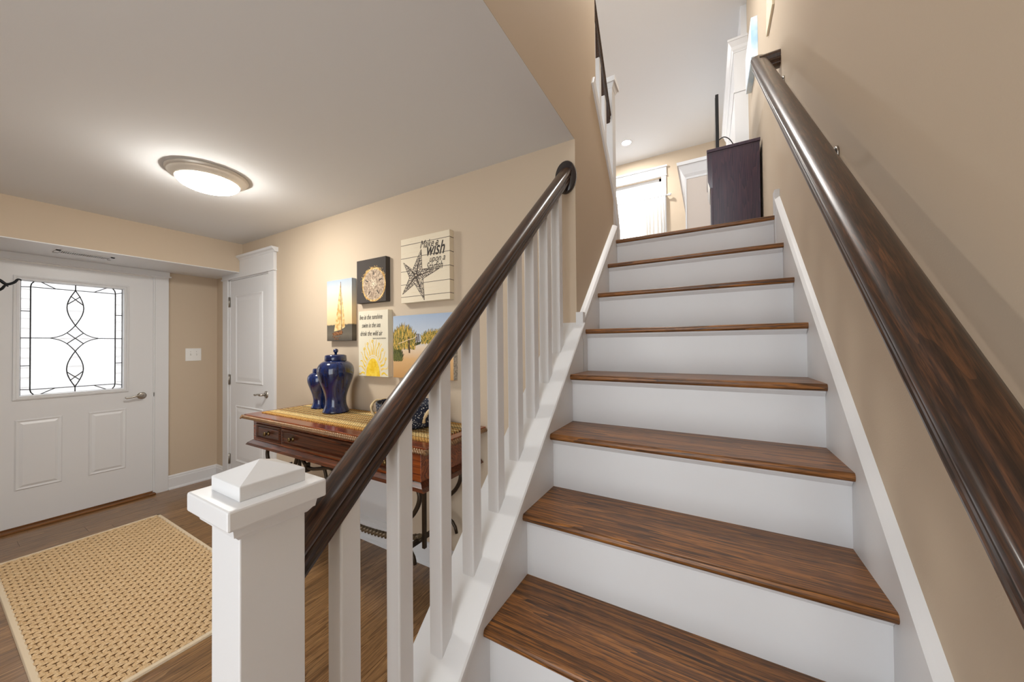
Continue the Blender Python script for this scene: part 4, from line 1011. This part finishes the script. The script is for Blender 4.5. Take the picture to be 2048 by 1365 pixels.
lb = thing('low_built_in', 'lower pale pink-beige built-in with white crown behind the plum cabinet', 'built-in', (0.55, 4.7, ZL))
B(0.33, 0.765, 3.95, YB-0.002, ZL, 3.40).build('case', 'pink', lb)
mb = MB(); 
for (d0, za, d1_, zb) in ((0.006, 3.29, 0.010, 3.31), (0.010, 3.31, 0.03, 3.34), (0.03, 3.34, 0.075, 3.43), (0.09, 3.43, 0.095, 3.465)):
    mb.frustum((0.33-d0, 0.765, 3.95-d0, YB-0.002), za, (0.33-d1_, 0.765, 3.95-d1_, YB-0.002), zb)
mb.build('crown', 'white', lb); B(0.318, 0.332, 3.94, YB-0.002, ZL, 3.30).build('side_trim', 'white', lb)
# right wall pictures
M['blueart'] = speckle('pale_blue_print', srgb(168, 206, 236), srgb(232, 242, 248), 6, 0.35, 0.65)
pc = thing('blue_wall_canvas', 'pale blue and white canvas on the right wall above the cabinet', 'canvas print', (XW, 2.9, 3.75))
B(XW-0.040, XW, 2.56, 3.0, 3.50, 3.80).build('canvas', 'blueart', pc, bevel=0.002)
B(XW-0.0415, XW-0.0398, 2.575, 2.985, 3.515, 3.785).build('print', plain('white_print', srgb(240, 246, 250), 0.7), pc)
so_ = thing('wall_ornament', 'cream scalloped ornament on the right wall above the handrail end', 'ornament', (XW, 1.95, 3.5))
mb = MB(); pts = [(1.85, 3.27), (2.075, 3.262)]
for i in range(7): pts += [(2.085-0.02*i-0.002, 3.30+0.075*i), (2.070-0.02*i, 3.335+0.075*i)]
pts += [(1.90, 3.85), (1.80, 3.85)]
mb.prism(pts, XW-0.012, XW, 'x'); mb.build('plaque', 'canvas_cream', so_, bevel=0.002)
for i in range(6): MB().lathe([(0.008, 0), (0.006, 0.006), (0.0005, 0.008)], (XW-0.012, 2.035-0.02*i, 3.335+0.075*i), 10, axis='x').build('stud', 'canvas_cream', so_)

# outside: neighbour's siding seen through the door glass
sd = thing('neighbour_siding', 'white lap siding of the house outside the front door glass', 'siding', (-6.3, 0.2, 0))
B(-6.5, -6.35, -4.5, 5.0, -0.2, 4.2).build('sheathing', 'siding', sd)
z_ = -0.2
while z_ < 4.0:
    MB().prism([(-6.35, z_), (-6.322, z_), (-6.338, z_+0.116), (-6.35, z_+0.116)], -4.5, 5.0, 'y').build('lap_board', 'siding', sd); z_ += 0.114
B(-6.5, -4.2, -4.5, 5.0, -0.35, -0.2).build('ground_outside', plain('pale_concrete', srgb(200, 198, 194), 0.9)); bpy.data.objects['ground_outside']['kind'] = 'structure'
